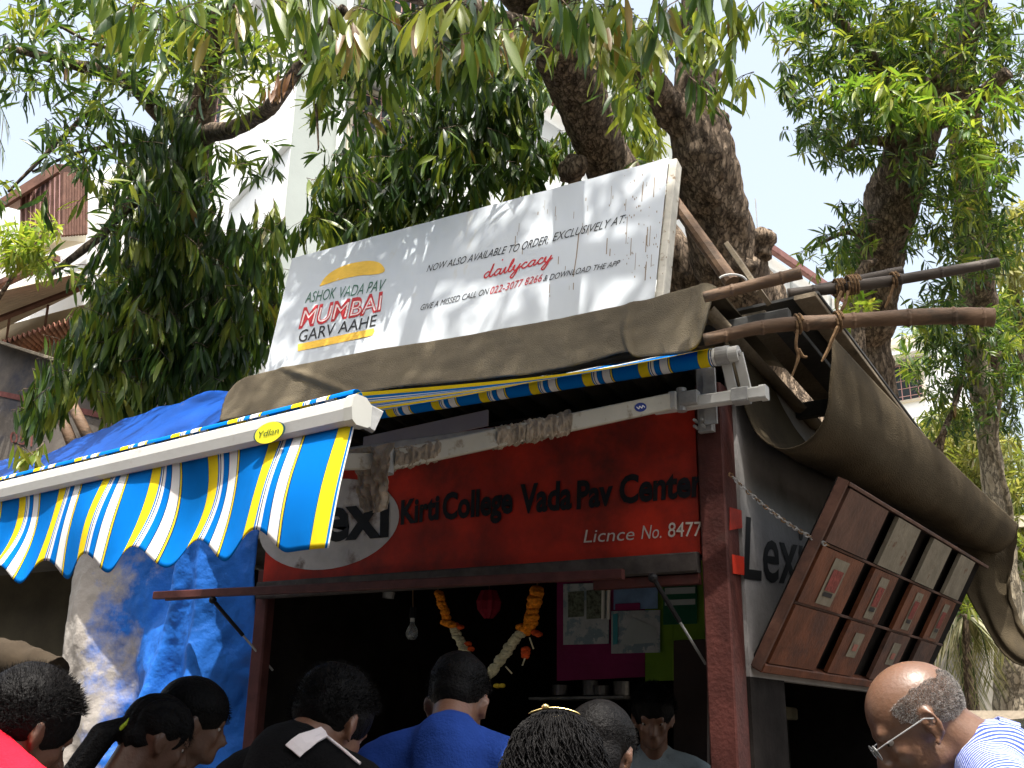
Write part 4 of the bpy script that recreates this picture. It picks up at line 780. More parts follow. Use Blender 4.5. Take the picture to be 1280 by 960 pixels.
for (x, y, rx, ry, n) in [(640, -110, 160, 60, 60), (840, -120, 120, 70, 50), (430, -100, 140, 60, 40)]: fa.cluster(x, y, rx, ry, 6.6, 1.0, n, L=.19, droop=.9, tone=.4)
fa.emit(ta_, MANGO, 285)
dl = thing('dead_leaf_bunch', 'brown dried leaf bunch hanging from the branch before the white building', 'leaves', P(347, 115, 5.4))
fd = Foliage(); [fd.spray(P(347+random.uniform(-4, 4), 97+random.uniform(-3, 14), 5.4), 6, .11, 2.0, .25, 1.0) for _ in range(4)]; fd.t = [.99]*len(fd.t); fd.emit(dl, leaf_mat('dead_leaf', [(0, (.16, .07, .03)), (1, (.24, .12, .06))]), 24, 'leaf_scraps')

# left drooping mango tree
bD = P(255, 560, 8.8); tdm = thing('mango_tree', 'drooping dark leafed mango tree left of the banner before the white building', 'tree', [bD[0], bD[1], 0])
limb(tdm, 'trunk', [(bD[0], bD[1], 0, .3, True), (250, 560, 8.8, .25), (245, 420, 8.7, .2), (235, 280, 8.6, .16), (250, 150, 8.4, .12), (280, 20, 8, .09), (300, -60, 7.8, .07)], seg=30, sub=90)
limb(tdm, 'branch', [(235, 290, 8.5, .09), (252, 180, 7.6, .07), (290, 162, 7.0, .055), (330, 140, 6.4, .05), (350, 118, 6, .04), (390, 60, 5.8, .035), (430, 10, 5.6, .03)], seg=16, sub=60)
limb(tdm, 'branch', [(240, 320, 8.5, .08), (180, 250, 7.6, .05), (120, 300, 7.2, .03), (60, 345, 7, .018)], sub=30)
limb(tdm, 'branch', [(245, 200, 8.4, .09), (170, 110, 7.4, .06), (90, 80, 7.0, .04), (10, 60, 6.8, .02)], sub=30)
for pts in [[(160, 180, 7.2, .02), (100, 190, 7, .014), (40, 215, 6.9, .008)], [(110, 140, 7, .02), (60, 190, 6.9, .014), (10, 240, 6.8, .008)], [(200, 30, 6.8, .02), (140, 60, 6.5, .014), (70, 30, 6.4, .01)], [(395, 130, 5.4, .008), (398, 180, 5.35, .005), (397, 188, 5.3, .004)]]: limb(tdm, 'branch', pts, seg=6, sub=16)
fb_ = Foliage()
for (x, y, rx, ry, n, t) in [(205, 235, 62, 75, 62, .25), (185, 345, 75, 65, 62, .35), (150, 395, 60, 55, 45, .5), (110, 440, 40, 36, 22, .45), (72, 478, 26, 26, 14, .42), (48, 512, 16, 16, 6, .45), (200, 440, 85, 62, 66, .25), (160, 480, 40, 30, 18, .4), (255, 420, 55, 70, 45, .18), (305, 400, 38, 70, 34, .2), (240, 300, 50, 60, 26, .3), (305, 320, 45, 40, 18, .25), (340, 290, 36, 28, 12, .3), (215, 170, 45, 55, 24, .22), (330, 360, 30, 40, 18, .25)]:
    fb_.cluster(x, y, rx, ry, 7.4, .7, n, L=.20, droop=1.3, wide=.45, tone=t)
for (x, y, rx, ry, n, t) in [(60, 40, 80, 50, 24, .3), (120, 105, 90, 60, 24, .25), (190, 60, 80, 60, 30, .35), (280, 60, 80, 50, 22, .4), (345, 60, 60, 40, 14, .4), (90, 180, 90, 45, 14, .2), (20, 90, 40, 60, 7, .2), (150, 215, 40, 40, 9, .25), (300, 120, 40, 30, 6, .3), (30, 240, 40, 30, 3, .2), (120, 270, 30, 40, 5, .3), (290, 225, 40, 40, 7, .25), (320, 195, 30, 30, 3, .2), (395, 190, 12, 4, 1, .1), (385, 140, 25, 16, 3, .2), (100, 335, 50, 18, 5, .2), (180, 10, 160, 20, 18, .4)]:
    fb_.cluster(x, y, rx, ry, 6.6, .8, n, L=.14, droop=.35, wide=1.0, tone=t, k=8)
for (x, y, rx, ry, n) in [(260, -90, 160, 70, 50), (80, -80, 120, 60, 30)]: fb_.cluster(x, y, rx, ry, 7.4, .9, n, L=.18, droop=.7, tone=.35)
fb_.emit(tdm, MANGO, 290)
# small sprays lying on the blue roof sheet
sp = thing('leafy_sprig', 'bright leafy sprig with pale dried leaves lying on the blue roof tarpaulin', 'plant', P(40, 590, 5.2)); f2 = Foliage(); [f2.spray(P(38+random.uniform(-12, 10), 570+random.uniform(-6, 8), 5.1), 7, .13, .9, .6, .75) for _ in range(4)]; f2.emit(sp, BRIGHT, 40, 'leaf_scraps')
# pale green bush by the left balcony
bb_ = thing('climbing_bush', 'light green bush spreading before the brown slatted balcony on the left', 'plant', P(30, 330, 10.5)); f3 = Foliage()
for (x, y, rx, ry, n) in [(25, 315, 42, 22, 26), (52, 290, 26, 14, 10), (15, 290, 16, 10, 6), (48, 335, 14, 18, 6)]: f3.cluster(x, y, rx, ry, 10.5, .5, n, L=.17, droop=.3, wide=1, tone=.7)
f3.emit(bb_, BRIGHT, 60)
limb(bb_, 'stem', [(-20, 400, 10.5, .03), (20, 340, 10.5, .02), (60, 285, 10.5, .01)], sub=10)

# right tree
bB = P(1085, 470, 10.5); tbt = thing('mango_tree', 'tall mango tree on the right with a dark trunk and bright young leaves', 'tree', [bB[0], bB[1], 0])
limb(tbt, 'trunk', [(bB[0], bB[1], 0, .36, True), (1083, 470, 10.5, .26), (1087, 400, 10.4, .26), (1096, 330, 10.3, .25), (1116, 250, 10.1, .26), (1136, 190, 10, .23), (1165, 120, 9.9, .2), (1200, 50, 9.8, .16), (1230, -40, 9.7, .12)], seg=44, amp=.13, sub=200, label='main trunk with cracked bark')
limb(tbt, 'trunk', [(1236, 500, 12.3, .2), (1225, 400, 12, .2), (1218, 300, 11.5, .2), (1210, 200, 10.9, .18), (1200, 80, 10, .14)], seg=24, sub=80, label='thinner second trunk in shade')
for pts in [[(1130, 200, 10, .12), (1110, 110, 9.6, .09), (1060, 40, 9.3, .06), (1010, -10, 9, .04)], [(1150, 150, 9.9, .12), (1200, 140, 9.2, .09), (1260, 90, 8.8, .06)], [(1120, 180, 10, .06), (1078, 175, 9.6, .04), (1052, 190, 9.5, .035)], [(1100, 300, 10.2, .05), (1060, 290, 9.8, .03), (1025, 305, 9.6, .015)]]: limb(tbt, 'branch', pts, seg=12, sub=30)
fB = Foliage()
for (x, y, rx, ry, n, t) in [(1080, 50, 110, 55, 80, .35), (1180, 40, 90, 60, 75, .3), (1250, 90, 50, 80, 46, .35), (1010, 100, 46, 45, 24, .35), (1030, 160, 48, 36, 28, .3), (1060, 190, 40, 26, 14, .25), (1110, 100, 70, 60, 50, .35), (1160, 210, 50, 40, 22, .35), (1235, 200, 45, 60, 32, .4), (1190, 260, 50, 45, 26, .4), (1240, 300, 40, 50, 28, .35), (1200, 320, 40, 50, 24, .3), (1060, 280, 26, 26, 9, .3), (1035, 310, 34, 26, 12, .3), (1070, 320, 20, 26, 8, .3), (1175, 380, 40, 30, 18, .25), (990, 30, 35, 30, 12, .4), (1030, 10, 60, 25, 20, .35), (1140, 290, 18, 30, 6, .3), (1120, 150, 60, 30, 16, .4), (1090, 140, 30, 30, 10, .3)]:
    fB.cluster(x, y, rx, ry, 9.6, 1.0, int(n*1.25), L=.145, droop=.45, wide=.9, tone=t)
for (x, y, rx, ry, n) in [(1120, -70, 130, 70, 70), (1260, -60, 80, 80, 50)]: fB.cluster(x, y, rx, ry, 9.6, 1.0, n, L=.15, droop=.45, wide=.9, tone=.35)
fB.emit(tbt, MANGO, 130)
fY = Foliage()
for (x, y, rx, ry, n) in [(1060, 112, 26, 16, 8), (1110, 105, 34, 16, 8), (1150, 128, 36, 16, 9), (1195, 135, 26, 16, 6), (1120, 140, 40, 10, 5), (1215, 175, 26, 16, 5), (1225, 215, 30, 26, 7), (1200, 165, 12, 8, 2), (1240, 130, 24, 20, 4)]: fY.cluster(x, y, rx, ry, 8.6, .3, n, L=.17, droop=.45, wide=1, tone=.42, k=9)
fY.emit(tbt, BRIGHT, 150, 'young_foliage')

# slim pale tree and greenery on the right
tcl = thing('slim_tree', 'slim pale trunk tree with sun patches at the right edge beyond the canvas', 'tree', P(1275, 940, 11)*[1, 1, 0])
c0 = P(1268, 900, 11); limb(tcl, 'trunk', [(c0[0], c0[1], 0, .2, True), (1268, 900, 11, .19), (1262, 820, 11, .15), (1258, 720, 11.1, .13), (1246, 640, 11.2, .13), (1236, 560, 11.3, .12), (1228, 480, 11.4, .11), (1222, 400, 11.5, .1)], seg=24, sub=80, m=BARK2, amp=.1)
limb(tcl, 'branch', [(1262, 700, 11, .04), (1262, 640, 10.9, .035), (1245, 560, 10.8, .03), (1250, 500, 10.7, .02)], m=BARK2, sub=30)
limb(tcl, 'branch', [(1190, 600, 11, .02), (1175, 560, 11, .035), (1195, 500, 11.1, .03), (1210, 440, 11.2, .02)], m=BARK, sub=30)
limb(tcl, 'branch', [(1150, 575, 11, .014), (1185, 530, 11, .018), (1205, 470, 11.1, .015)], m=BARK, sub=20)
fC = Foliage()
for (x, y, rx, ry, n, t) in [(1190, 420, 52, 28, 46, .25), (1240, 440, 40, 60, 46, .3), (1180, 470, 40, 36, 30, .3), (1220, 520, 50, 36, 28, .35), (1170, 530, 24, 30, 12, .5), (1270, 500, 20, 60, 20, .35), (1200, 395, 60, 16, 22, .2)]: fC.cluster(x, y, rx, ry, 11.3, .6, n, L=.13, droop=.25, wide=1, tone=t, k=12)
fC.emit(tcl, MANGO, 60)
def shrubs(label, depth, L, m, lst, tone, droop=.3, k=11):
    p = P(lst[0][0], lst[0][1], depth); o = thing('garden_shrub', label, 'plant', [p[0], p[1], 0], 'greenery beyond the stall'); f_ = Foliage()
    for x, y, rx, ry, n in lst: f_.cluster(x, y, rx, ry, depth, .8, n, L=L, droop=droop, wide=1, tone=tone, k=k)
    f_.emit(o, m, 30); V, F = tube([[p[0], p[1], 0], p+[0, 0, -.3], p+[.2, .1, .4]], [.08, .06, .03], 8, sub=10); mk('stem', V, F, BARK, o)
shrubs('sunlit olive shrub beyond the canvas edge below the dark leaves', 13, .19, OLIVE, [(1180, 590, 60, 36, 60), (1150, 560, 36, 26, 22), (1210, 630, 50, 40, 50), (1190, 540, 40, 30, 30), (1250, 600, 40, 60, 50)], .55)
shrubs('dense shaded green shrub behind the slim pale trunk', 14.5, .2, MANGO, [(1230, 600, 60, 60, 110), (1270, 700, 30, 90, 90), (1180, 560, 40, 60, 50), (1250, 800, 50, 60, 70), (1160, 440, 40, 40, 14), (1260, 420, 40, 60, 50)], .45)
shrubs('pale yellow green feathery tree top at the right edge above the poles', 15, .22, OLIVE, [(1262, 330, 26, 40, 46), (1270, 390, 20, 30, 24), (1268, 270, 20, 20, 10)], .8, .5)
shrubs('bright green bush between the flap and the hanging canvas tail', 9.5, .12, BRIGHT, [(1198, 725, 14, 22, 16), (1212, 752, 18, 18, 12), (1178, 760, 14, 18, 6)], .7)
shrubs('small green leaves sprouting beside the dark poles', 9, .2, BRIGHT, [(1068, 378, 20, 14, 5), (1062, 396, 10, 8, 2)], .6)
# palm fronds
def frond(parent, a, mid, b, L, n, m, dep):
    rib = smooth_pl(np.array([P(*a, dep), P(*mid, dep), P(*b, dep)]), n); o_ = mk('frond', *tube(rib, np.linspace(.012, .004, n), 5), m, parent, tone=None)
    mb = MB(); tn = []
    for i in range(2, n-1):
        t_ = nrm(rib[i+1]-rib[i-1]); s_ = nrm(np.cross(t_, [0, 0, 1]))
        for sg in (-1, 1):
            d = nrm(s_*sg*.55+t_*.5+np.array([0, 0, -.75])+RNG.normal(size=3)*.08); l = L*math.sin(.35+2.5*i/n)*RNG.uniform(.85, 1.1); w_ = np.cross(d, t_)*0+t_*.011; e = rib[i]+d*l+np.array([0, 0, -.04*l]); mid_ = rib[i]+d*l*.5
            mb.add([rib[i]-w_*.6, rib[i]+w_*.6, mid_+w_, e, mid_-w_], [[0, 1, 2, 4], [4, 2, 3]]); tn += [RNG.uniform(.2, 1)]*5
    V, F = mb.out(); mk('leaflets', V, F, m, o_, tone=tn)
pm = thing('small_palm', 'small palm with drooping sunlit fronds between the flap and the hanging canvas tail', 'plant', [*P(1212, 900, 9.0)[:2], 0])
for a, mid, b, L in [((1205, 770), (1175, 800), (1150, 850), .36), ((1205, 768), (1190, 790), (1180, 860), .4), ((1206, 768), (1200, 790), (1205, 870), .42), ((1208, 770), (1225, 785), (1240, 850), .42), ((1208, 770), (1232, 776), (1256, 820), .36), ((1206, 772), (1212, 800), (1222, 880), .4), ((1200, 765), (1165, 790), (1135, 830), .3)]: frond(pm, a, mid, b, L, 26, PALM, 9.0)
mk('stem', *tube([[*P(1212, 900, 9.0)[:2], 0], P(1212, 900, 9.0), P(1206, 768, 9.0)], [.05, .04, .03], 8), BARK, pm)
pm = thing('small_palm', 'dark green palm frond before the cream house seen under the flap', 'plant', [*P(968, 900, 8.0)[:2], 0])
for a, mid, b, L in [((962, 835), (985, 850), (1003, 880), .2), ((962, 832), (985, 838), (1008, 866), .2), ((955, 850), (972, 868), (984, 886), .18)]: frond(pm, a, mid, b, L, 18, PALM, 8.0)
mk('stem', *tube([[*P(950, 900, 8.0)[:2], 0], P(955, 845, 8.0)], [.04, .03], 8), BARK, pm)
pm = thing('far_palm', 'dark palm fronds against the sky at the upper left edge', 'plant', [*P(-60, 200, 12)[:2], 0])
for a, mid, b, L in [((-60, 60), (-20, 90), (12, 160), .5), ((-60, 80), (-20, 130), (6, 190), .5)]: frond(pm, a, mid, b, L, 20, MANGO, 12)
mk('stem', *tube([[*P(-60, 200, 12)[:2], 0], P(-60, 60, 12)], [.14, .08], 8), BARK, pm)

# ------------------------------------------------------------------ buildings
m_bw = mat('white_rendered_wall', (.78, .79, .78), .85, .05, 1.2, bump=.15, dirt=(.55, .56, .54), dscale=1.1, dlo=.55, dhi=.8)
m_bg = mat('cream_wall', (.58, .53, .42), .85, .06, 2); m_grille = plain('pinkish_window_grille', (.42, .24, .22), .6); m_pinkbr = mat('brown_slats', (.13, .068, .05), .7, .3, 6)
def wall_frame(pa, pb):  # horizontal unit vector along a facade and its outward normal (towards the lens)
    d = nrm([pb[0]-pa[0], pb[1]-pa[1], 0]); n_ = np.array([d[1], -d[0], 0]); n_ = n_ if n_@(CAM-pa) > 0 else -n_; return d, n_
corner = P(362, 200, 15.0); dN = nrm([-.90, .43, 0]); dE = nrm([.43, .90, 0])
bA = thing('apartment_building', 'tall white apartment block behind the left mango tree with one side coloured grey as shade', 'building', [corner[0], corner[1], 0])
H = 13.5; cL = corner*[1, 1, 0]
V = [cL, cL+dN*6.3, cL+dN*6.3+dE*9, cL+dE*9]; V = [v+np.array([0, 0, 0.]) for v in V]+[v+np.array([0, 0, H]) for v in V]
mk('wall', V, [[0, 1, 5, 4], [1, 2, 6, 5], [2, 3, 7, 6], [3, 0, 4, 7], [4, 5, 6, 7]], m_bw, bA, mats=[m_bw, mat('grey_green_shade_face', (.34, .37, .35), .85, .06, 1.2)], midx=[0, 0, 0, 1, 0]); mk('parapet', *beam(cL+[0, 0, H]+dE*.0, cL+dN*6.3+[0, 0, H], .3, .5), m_bw, bA)  # right face coloured grey green, its shade put into the paint
def window(parent, p, d, n_, wdt, hgt, sill=True, bars=7):
    o = n_*.03; c = [p, p+d*wdt, p+d*wdt+[0, 0, hgt], p+[0, 0, hgt]]; f_ = mk('window', *quadpanel([x+n_*.01 for x in c], .02, n_), m_pane, parent)
    for a, b in zip(c, c[1:]+c[:1]): mk('frame', *beam(a+o, b+o, .07, .06, n_), m_bg, f_)
    gb = MB()
    for k in range(bars): q = p+d*wdt*(k+.5)/bars+n_*.12; gb.add(*tube([q, q+[0, 0, hgt]], .011, 5))
    for k in range(5): q = p+n_*.12+[0, 0, hgt*(k+.5)/5]; gb.add(*tube([q, q+d*wdt], .009, 5))
    mk('grille', *gb.out(), m_grille, f_)
    if sill: mk('chajja', *beam(p+n_*.25-d*.2+[0, 0, hgt+.12], p+n_*.25+d*(wdt+.2)+[0, 0, hgt+.12], .5, .08), m_bw, f_)
def onface(px, py, p0, n_): return PP(px, py, p0, n_)
nN = np.array([-dE[0], -dE[1], 0]) ; nE = np.array([-dN[0], -dN[1], 0])
w1 = onface(276, 176, cL, nN); window(bA, w1, dN, nN, 1.0, 1.25)
w1b = w1+[0, 0, 3.1]; window(bA, w1b, dN, nN, 1.0, 1.25); w1c = w1-[0, 0, 3.1]; window(bA, w1c, dN, nN, 1.0, 1.25)
w2 = onface(432, 215, cL, nE); window(bA, w2, dE, nE, 1.1, 1.5, bars=6); window(bA, w2-[0, 0, 3.1], dE, nE, 1.1, 1.5, bars=6); window(bA, w2+dE*3.2, dE, nE, 1.2, 1.5, bars=6); window(bA, w2+[0, 0, 3.1], dE, nE, 1.1, 1.5)
mk('drain_pipe', *tube([onface(412, 300, cL, nE)*[1, 1, 0]+nE*.08, onface(412, 300, cL, nE)*[1, 1, 0]+nE*.08+[0, 0, H]], .05, 8), m_bw, bA)
for z_ in (3.4, 6.5, 9.6): mk('floor_band', *beam(cL+[0, 0, z_]+nN*.04, cL+dN*6.3+[0, 0, z_]+nN*.04, .1, .22), m_bw, bA)

# balcony house at the left edge
pB0 = P(108, 300, 12.5); dB = nrm([-1, .12, 0]); nB = nrm([-.12, -1, 0])
bB_ = thing('balcony_house', 'house at the left edge with brown slatted balcony, corrugated awning and ochre wall', 'building', [pB0[0]-2, pB0[1], 0])
z0 = PY(108, 432, pB0[1])[2]
mk('wall', *quadpanel([[pB0[0]-6, pB0[1]+1.0, 0], [pB0[0]+1.1, pB0[1]+1.0, 0], [pB0[0]+1.1, pB0[1]+1.0, PY(60, 335, pB0[1])[2]], [pB0[0]-6, pB0[1]+1.0, PY(60, 335, pB0[1])[2]]], .3, (0, -1, 0)), mat('ochre_wall', (.30, .24, .155), .85, .1, 2), bB_)
mk('upper_wall', *quadpanel([[pB0[0]-6, pB0[1]+1.6, 4], [pB0[0]+.3, pB0[1]+1.6, 4], [pB0[0]+.3, pB0[1]+1.6, PY(60, 235, pB0[1]+1.6)[2]], [pB0[0]-6, pB0[1]+1.6, PY(60, 235, pB0[1]+1.6)[2]]], .3, (0, -1, 0)), m_bw, bB_)
# slatted balcony: slope of roof edges follow the street direction
yb = pB0[1]
q_ = lambda x, y, o=0: PY(x, y, yb+o)
mk('balcony_roof', *quadpanel([q_(5, 252, -.5), q_(72, 208, -.2), q_(110, 211, 1.2), q_(40, 262, 1.2)], .06, (0, 0, 1)), mat('balcony_roof_board', (.16, .085, .06), .8, .3, 5), bB_)
mk('balcony_fascia', *beam(q_(4, 254, -.5), q_(72, 211, -.3), .05, .14), m_pinkbr, bB_); mk('balcony_fascia', *beam(q_(72, 211, -.3), q_(110, 213, .6), .05, .12), m_pinkbr, bB_)
for k in range(26):
    f = k/25; x = 28+(78-28)*f; yt = 245-(245-218)*f; yb_ = 310-(310-292)*f; mk('slat', *beam(q_(x, yt, -.3), q_(x-1, yb_, -.3), .045, .03, (0, 1, 0)), m_pinkbr if k % 3 else m_grille, bB_)
for k in range(9):
    f = k/8; x = 80+(108-80)*f; mk('slat', *beam(q_(x, 216+3*f, -.3+.9*f), q_(x-1, 295-2*f, -.3+.9*f), .045, .03, (0, 1, 0)), m_pinkbr, bB_)
mk('balcony_floor', *quadpanel([q_(-20, 318, -.3), q_(78, 290, -.3), q_(108, 294, .8), q_(0, 330, 1.)], .1, (0, 0, 1)), m_bg, bB_)
mk('balcony_beam', *beam(q_(-20, 365, -.6), q_(72, 322, -.4), .1, .08), m_pinkbr, bB_)
# beige corrugated awning seen from below
def ca(u, v):
    a = q_(-30, 372, -.8); b = q_(104, 341, -.4); c = q_(112, 356, .9); d = q_(-30, 425, .9); p = (a*(1-u)[:, None]+b*u[:, None])*(1-v)[:, None]+(d*(1-u)[:, None]+c*u[:, None])*v[:, None]; p[:, 2] += .03*np.sin(v*2*PI*13); return p
V, F, u, v = grid(ca, 8, 130); mk('corrugated_awning', V, F, mat('beige_sheet', (.40, .35, .27), .7, .1, 3), bB_, thick=.01)
mk('awning_beam', *beam(q_(-20, 405, .2), q_(112, 354, .4), .08, .08), m_pinkbr, bB_)
for x in (12, 60): mk('awning_stay', *beam(q_(x, 400-x*.3, .3), q_(x-4, 428-x*.3, .9), .03, .03), m_pinkbr, bB_)
def cb2(u, v):
    a = q_(2, 428, -1.2); b = q_(98, 396, -1.2); c = q_(100, 410, .6); d = q_(30, 448, .6); p = (a*(1-u)[:, None]+b*u[:, None])*(1-v)[:, None]+(d*(1-u)[:, None]+c*u[:, None])*v[:, None]; p[:, 2] += .03*np.sin(u*2*PI*15); return p
V, F, u, v = grid(cb2, 150, 6); mk('rusty_corrugated_roof', V, F, mat('rusty_sheet', (.26, .12, .08), .8, .3, 6, dirt=(.12, .05, .035)), bB_, thick=.01)
# dark boundary wall at the left
yw = 6.1; wp = thing('boundary_wall', 'dark stained boundary wall at the left edge above the blue roof tarpaulin', 'wall', PY(60, 560, yw)*[1, 1, 0])
m_bdw = mat('stained_dark_wall', (.105, .092, .08), .9, .35, 2.2, bump=.5, bscale=20, dirt=(.05, .05, .06), dscale=1.6, dlo=.5, dhi=.62)
a_, b_, c_ = PY(-60, 405, yw), PY(0, 428, yw), PY(200, 492, yw)
mk('wall_face', np.array([a_*[1, 1, 0], c_*[1, 1, 0], c_, b_, a_, a_*[1, 1, 0]+[0, .25, 0], c_*[1, 1, 0]+[0, .25, 0], c_+[0, .25, 0], b_+[0, .25, 0], a_+[0, .25, 0]]), [[0, 1, 2, 3, 4], [9, 8, 7, 6, 5], [3, 2, 7, 8], [4, 3, 8, 9], [1, 6, 7, 2], [0, 4, 9, 5]], m_bdw, wp)
mk('coping', *beam(b_, c_, .3, .03), mat('old_coping', (.2, .17, .13), .9), wp)
mk('painted_band', [PY(-60, 482, yw-.01), PY(-60, 476, yw-.01), PY(150, 520, yw-.01), PY(150, 528, yw-.01)], [[0, 3, 2, 1]], mat('faded_red_band', (.13, .05, .045), .9, .3, 8), wp)
mk('lettering', *text_on('051', [PY(12, 553, yw-.01), PY(40, 558, yw-.01), PY(41, 543, yw-.01), PY(13, 538, yw-.01)], (0, 0, 0)), mat('faded_red_letters', (.17, .06, .05), .9, .3, 8), wp)
for k, (x0, y0, x1, y1) in enumerate([(82, 485, 112, 530), (70, 495, 92, 540)]): 
    tag(mk('leaning_pole', *tube([PY(x0-6, y0-8, yw-.35), PY(x1, y1+20, yw-.5)], .05, 10, .1), m_bamboo, smooth=True), ['upper pale pole leaning on the dark boundary wall behind the leaves', 'lower thinner pole leaning on the dark boundary wall behind the leaves'][k], 'pole', 'poles leaning on the boundary wall')

# long white building behind the trunks on the right
A1 = P(600, 76, 14*.97); B1 = P(1045, 376, 14*1.49); B1[2] = A1[2]; dC, nC = wall_frame(A1, B1); A0 = A1-dC*.6; B0 = B1+dC*.5
bC = thing('long_shed_building', 'long white panelled building with a brown roof edge behind the trunks', 'building', [*(A1+B1)[:2]/2, 0]); Ht = A1[2]; Lc = np.linalg.norm(B0-A0)
mk('wall', *quadpanel([A0*[1, 1, 0], B0*[1, 1, 0], B0*[1, 1, 1], A0*[1, 1, 1]], .3, nC), mat('pale_panel_wall', (.62, .64, .63), .7, .06, 1.5, bump=.1), bC)
mk('roof_edge', *beam(A0+nC*.15+[0, 0, .02], B0+nC*.15+[0, 0, .02], .12, .15), mat('brown_roof_edge', (.20, .10, .09), .7), bC)
nj = int(Lc/1.5)
for k in range(nj): q = A0+dC*(Lc*(k+.5)/nj); mk('panel_joint', *beam(q*[1, 1, 0]+nC*.02, q+nC*.02, .05, .04, dC), mat('joint', (.42, .44, .43), .7) if k == 0 else D.materials['joint'], bC)
for k in (2, 5, 9, 13):
    if k < nj: q = A0+dC*(Lc*(k+.7)/nj)-[0, 0, 3.4]; window(bC, q, dC, nC, 1.0, 1.2, bars=5)
mk('lightning_rod', *tube([PP(945, 262, A0, nC)*[1, 1, 0]+[0, 0, Ht], PP(945, 262, A0, nC)*[1, 1, 0]+[0, 0, Ht+1.0]], .012, 5), m_metal, bC)
# pale far block between trunk and shrubs
pd = P(1118, 480, 26); dD = nrm([1, -.15, 0]); nD = nrm([-.15, -1, 0])
bDk = thing('far_apartment_block', 'bright pale apartment block seen between the right trunk and the shrubs', 'building', [pd[0], pd[1], 0])
zt = P(1140, 428, 26)[2]
V = [pd*[1, 1, 0]-dD*3, pd*[1, 1, 0]+dD*1.2, pd*[1, 1, 0]+dD*1.2+[0, 6, 0], pd*[1, 1, 0]-dD*3+[0, 6, 0]]; V = V+[x+np.array([0, 0, zt]) for x in V]
mk('wall', V, [[0, 1, 5, 4], [1, 2, 6, 5], [2, 3, 7, 6], [3, 0, 4, 7], [4, 5, 6, 7]], m_bw, bDk); mk('cornice', *beam(V[4]+nD*.1, V[5]+nD*.1, .4, .2), m_bg, bDk)
for zz in (1.5, 4.5, 7.6): 
    for s_ in (-1.8, -.1): window(bDk, pd*[1, 1, 0]+dD*s_+[0, 0, zt-zz], dD, nD, .8, 1.0, bars=4)
for z_ in (2.6, 5.7): mk('balcony_slab', *beam(V[0]+nD*.3+[0, 0, zt-z_], V[1]+nD*.3+[0, 0, zt-z_], .7, .12), m_bg, bDk)
# cream house seen under the flap
ph_ = P(1000, 870, 15); bE = thing('cream_house', 'cream house with a small window seen in the gap under the side flap', 'building', [ph_[0], ph_[1], 0]); zt = 4.2
mk('wall', *box(ph_[0]-2.6, ph_[0]+3.2, ph_[1], ph_[1]+4, 0, zt, .005), mat('pale_cream_wall', (.55, .50, .40), .85, .08, 2), bE); mk('roof_slab', *box(ph_[0]-2.9, ph_[0]+3.5, ph_[1]-.3, ph_[1]+4.3, zt, zt+.15, .01), m_bg, bE)  # plain pale cream on every wall of the house
window(bE, PY(1016, 882, ph_[1]), np.array([1., 0, 0]), np.array([0, -1., 0]), .28, .5, sill=False, bars=2); mk('ledge', *beam(PY(1000, 855, ph_[1]-.12), PY(1024, 855, ph_[1]-.12), .25, .05), m_bw, bE)
mk('drain_pipe', *tube([PY(1004, 854, ph_[1]-.1), PY(1004, 838, ph_[1]-.1)], .025, 6), m_black, bE)
# low dark wall with ledge, dark gate pillar, pale wall
WZ = 1.5+ray(976, 887)[2]*6
def gw(px, py, z): return PZ(px, py, z)
A2 = PZ(972, 886.5, WZ); B2 = PZ(1080, 901, WZ); dW2 = nrm((B2-A2)*[1, 1, 0]); nW2 = np.array([dW2[1], -dW2[0], 0]); nW2 = nW2 if nW2@(CAM-A2) > 0 else -nW2; E2 = A2+dW2*9; A2 = A2-dW2*.6
lw = thing('low_wall', 'low dark wall with a brown ledge running back under the side flap', 'wall', A2*[1, 1, 0])
mk('wall_face', *quadpanel([A2*[1, 1, 0], E2*[1, 1, 0], E2-[0, 0, .05], A2-[0, 0, .05]], .2, nW2), mat('dark_low_wall', (.035, .034, .028), .9, .3, 3), lw); mk('ledge', *beam(A2+nW2*-.08-[0, 0, .02], E2+nW2*-.08-[0, 0, .02], .28, .07), mat('brown_ledge', (.22, .20, .14), .9, .25, 6, bump=.5), lw)  # near black wall face under a lighter brown ledge
gp = thing('gate_pillar', 'dark square pillar standing behind the low wall left of the bald man', 'pillar', P(1056, 895, 10.2)*[1, 1, 0]); pg = P(1056, 870, 10.2)
mk('pillar_shaft', *box(pg[0]-.23, pg[0]+.24, pg[1]-.2, pg[1]+.2, 0, pg[2]+.5, .02), mat('dark_pillar', (.03, .032, .03), .9, .3, 4), gp); mk('pillar_cap', *box(pg[0]-.27, pg[0]+.28, pg[1]-.24, pg[1]+.24, pg[2]+.5, pg[2]+.58, .02), m_dkgrey, gp)
pw = P(1215, 850, 12.2); pwt = thing('garden_wall', 'pale low garden wall behind the small palm', 'wall', pw*[1, 1, 0]); mk('wall_face', *box(pw[0]-1.1, pw[0]+3, pw[1], pw[1]+.2, 0, P(1215, 812, 12.2)[2], .02), mat('grey_garden_wall', (.30, .28, .24), .9, .2, 3), pwt)
pk = P(1225, 900, 7.6); kb = thing('planter_kerb', 'sunlit pale kerb block behind the shoulder of the bald man', 'kerb', pk*[1, 1, 0]); zk = P(1225, 888, 7.6)[2]; mk('kerb_block', *box(pk[0]-.35, pk[0]+.5, pk[1], pk[1]+.3, 0, zk, .03), mat('sandy_kerb', (.50, .42, .32), .9, .15, 6, bump=.4), kb)

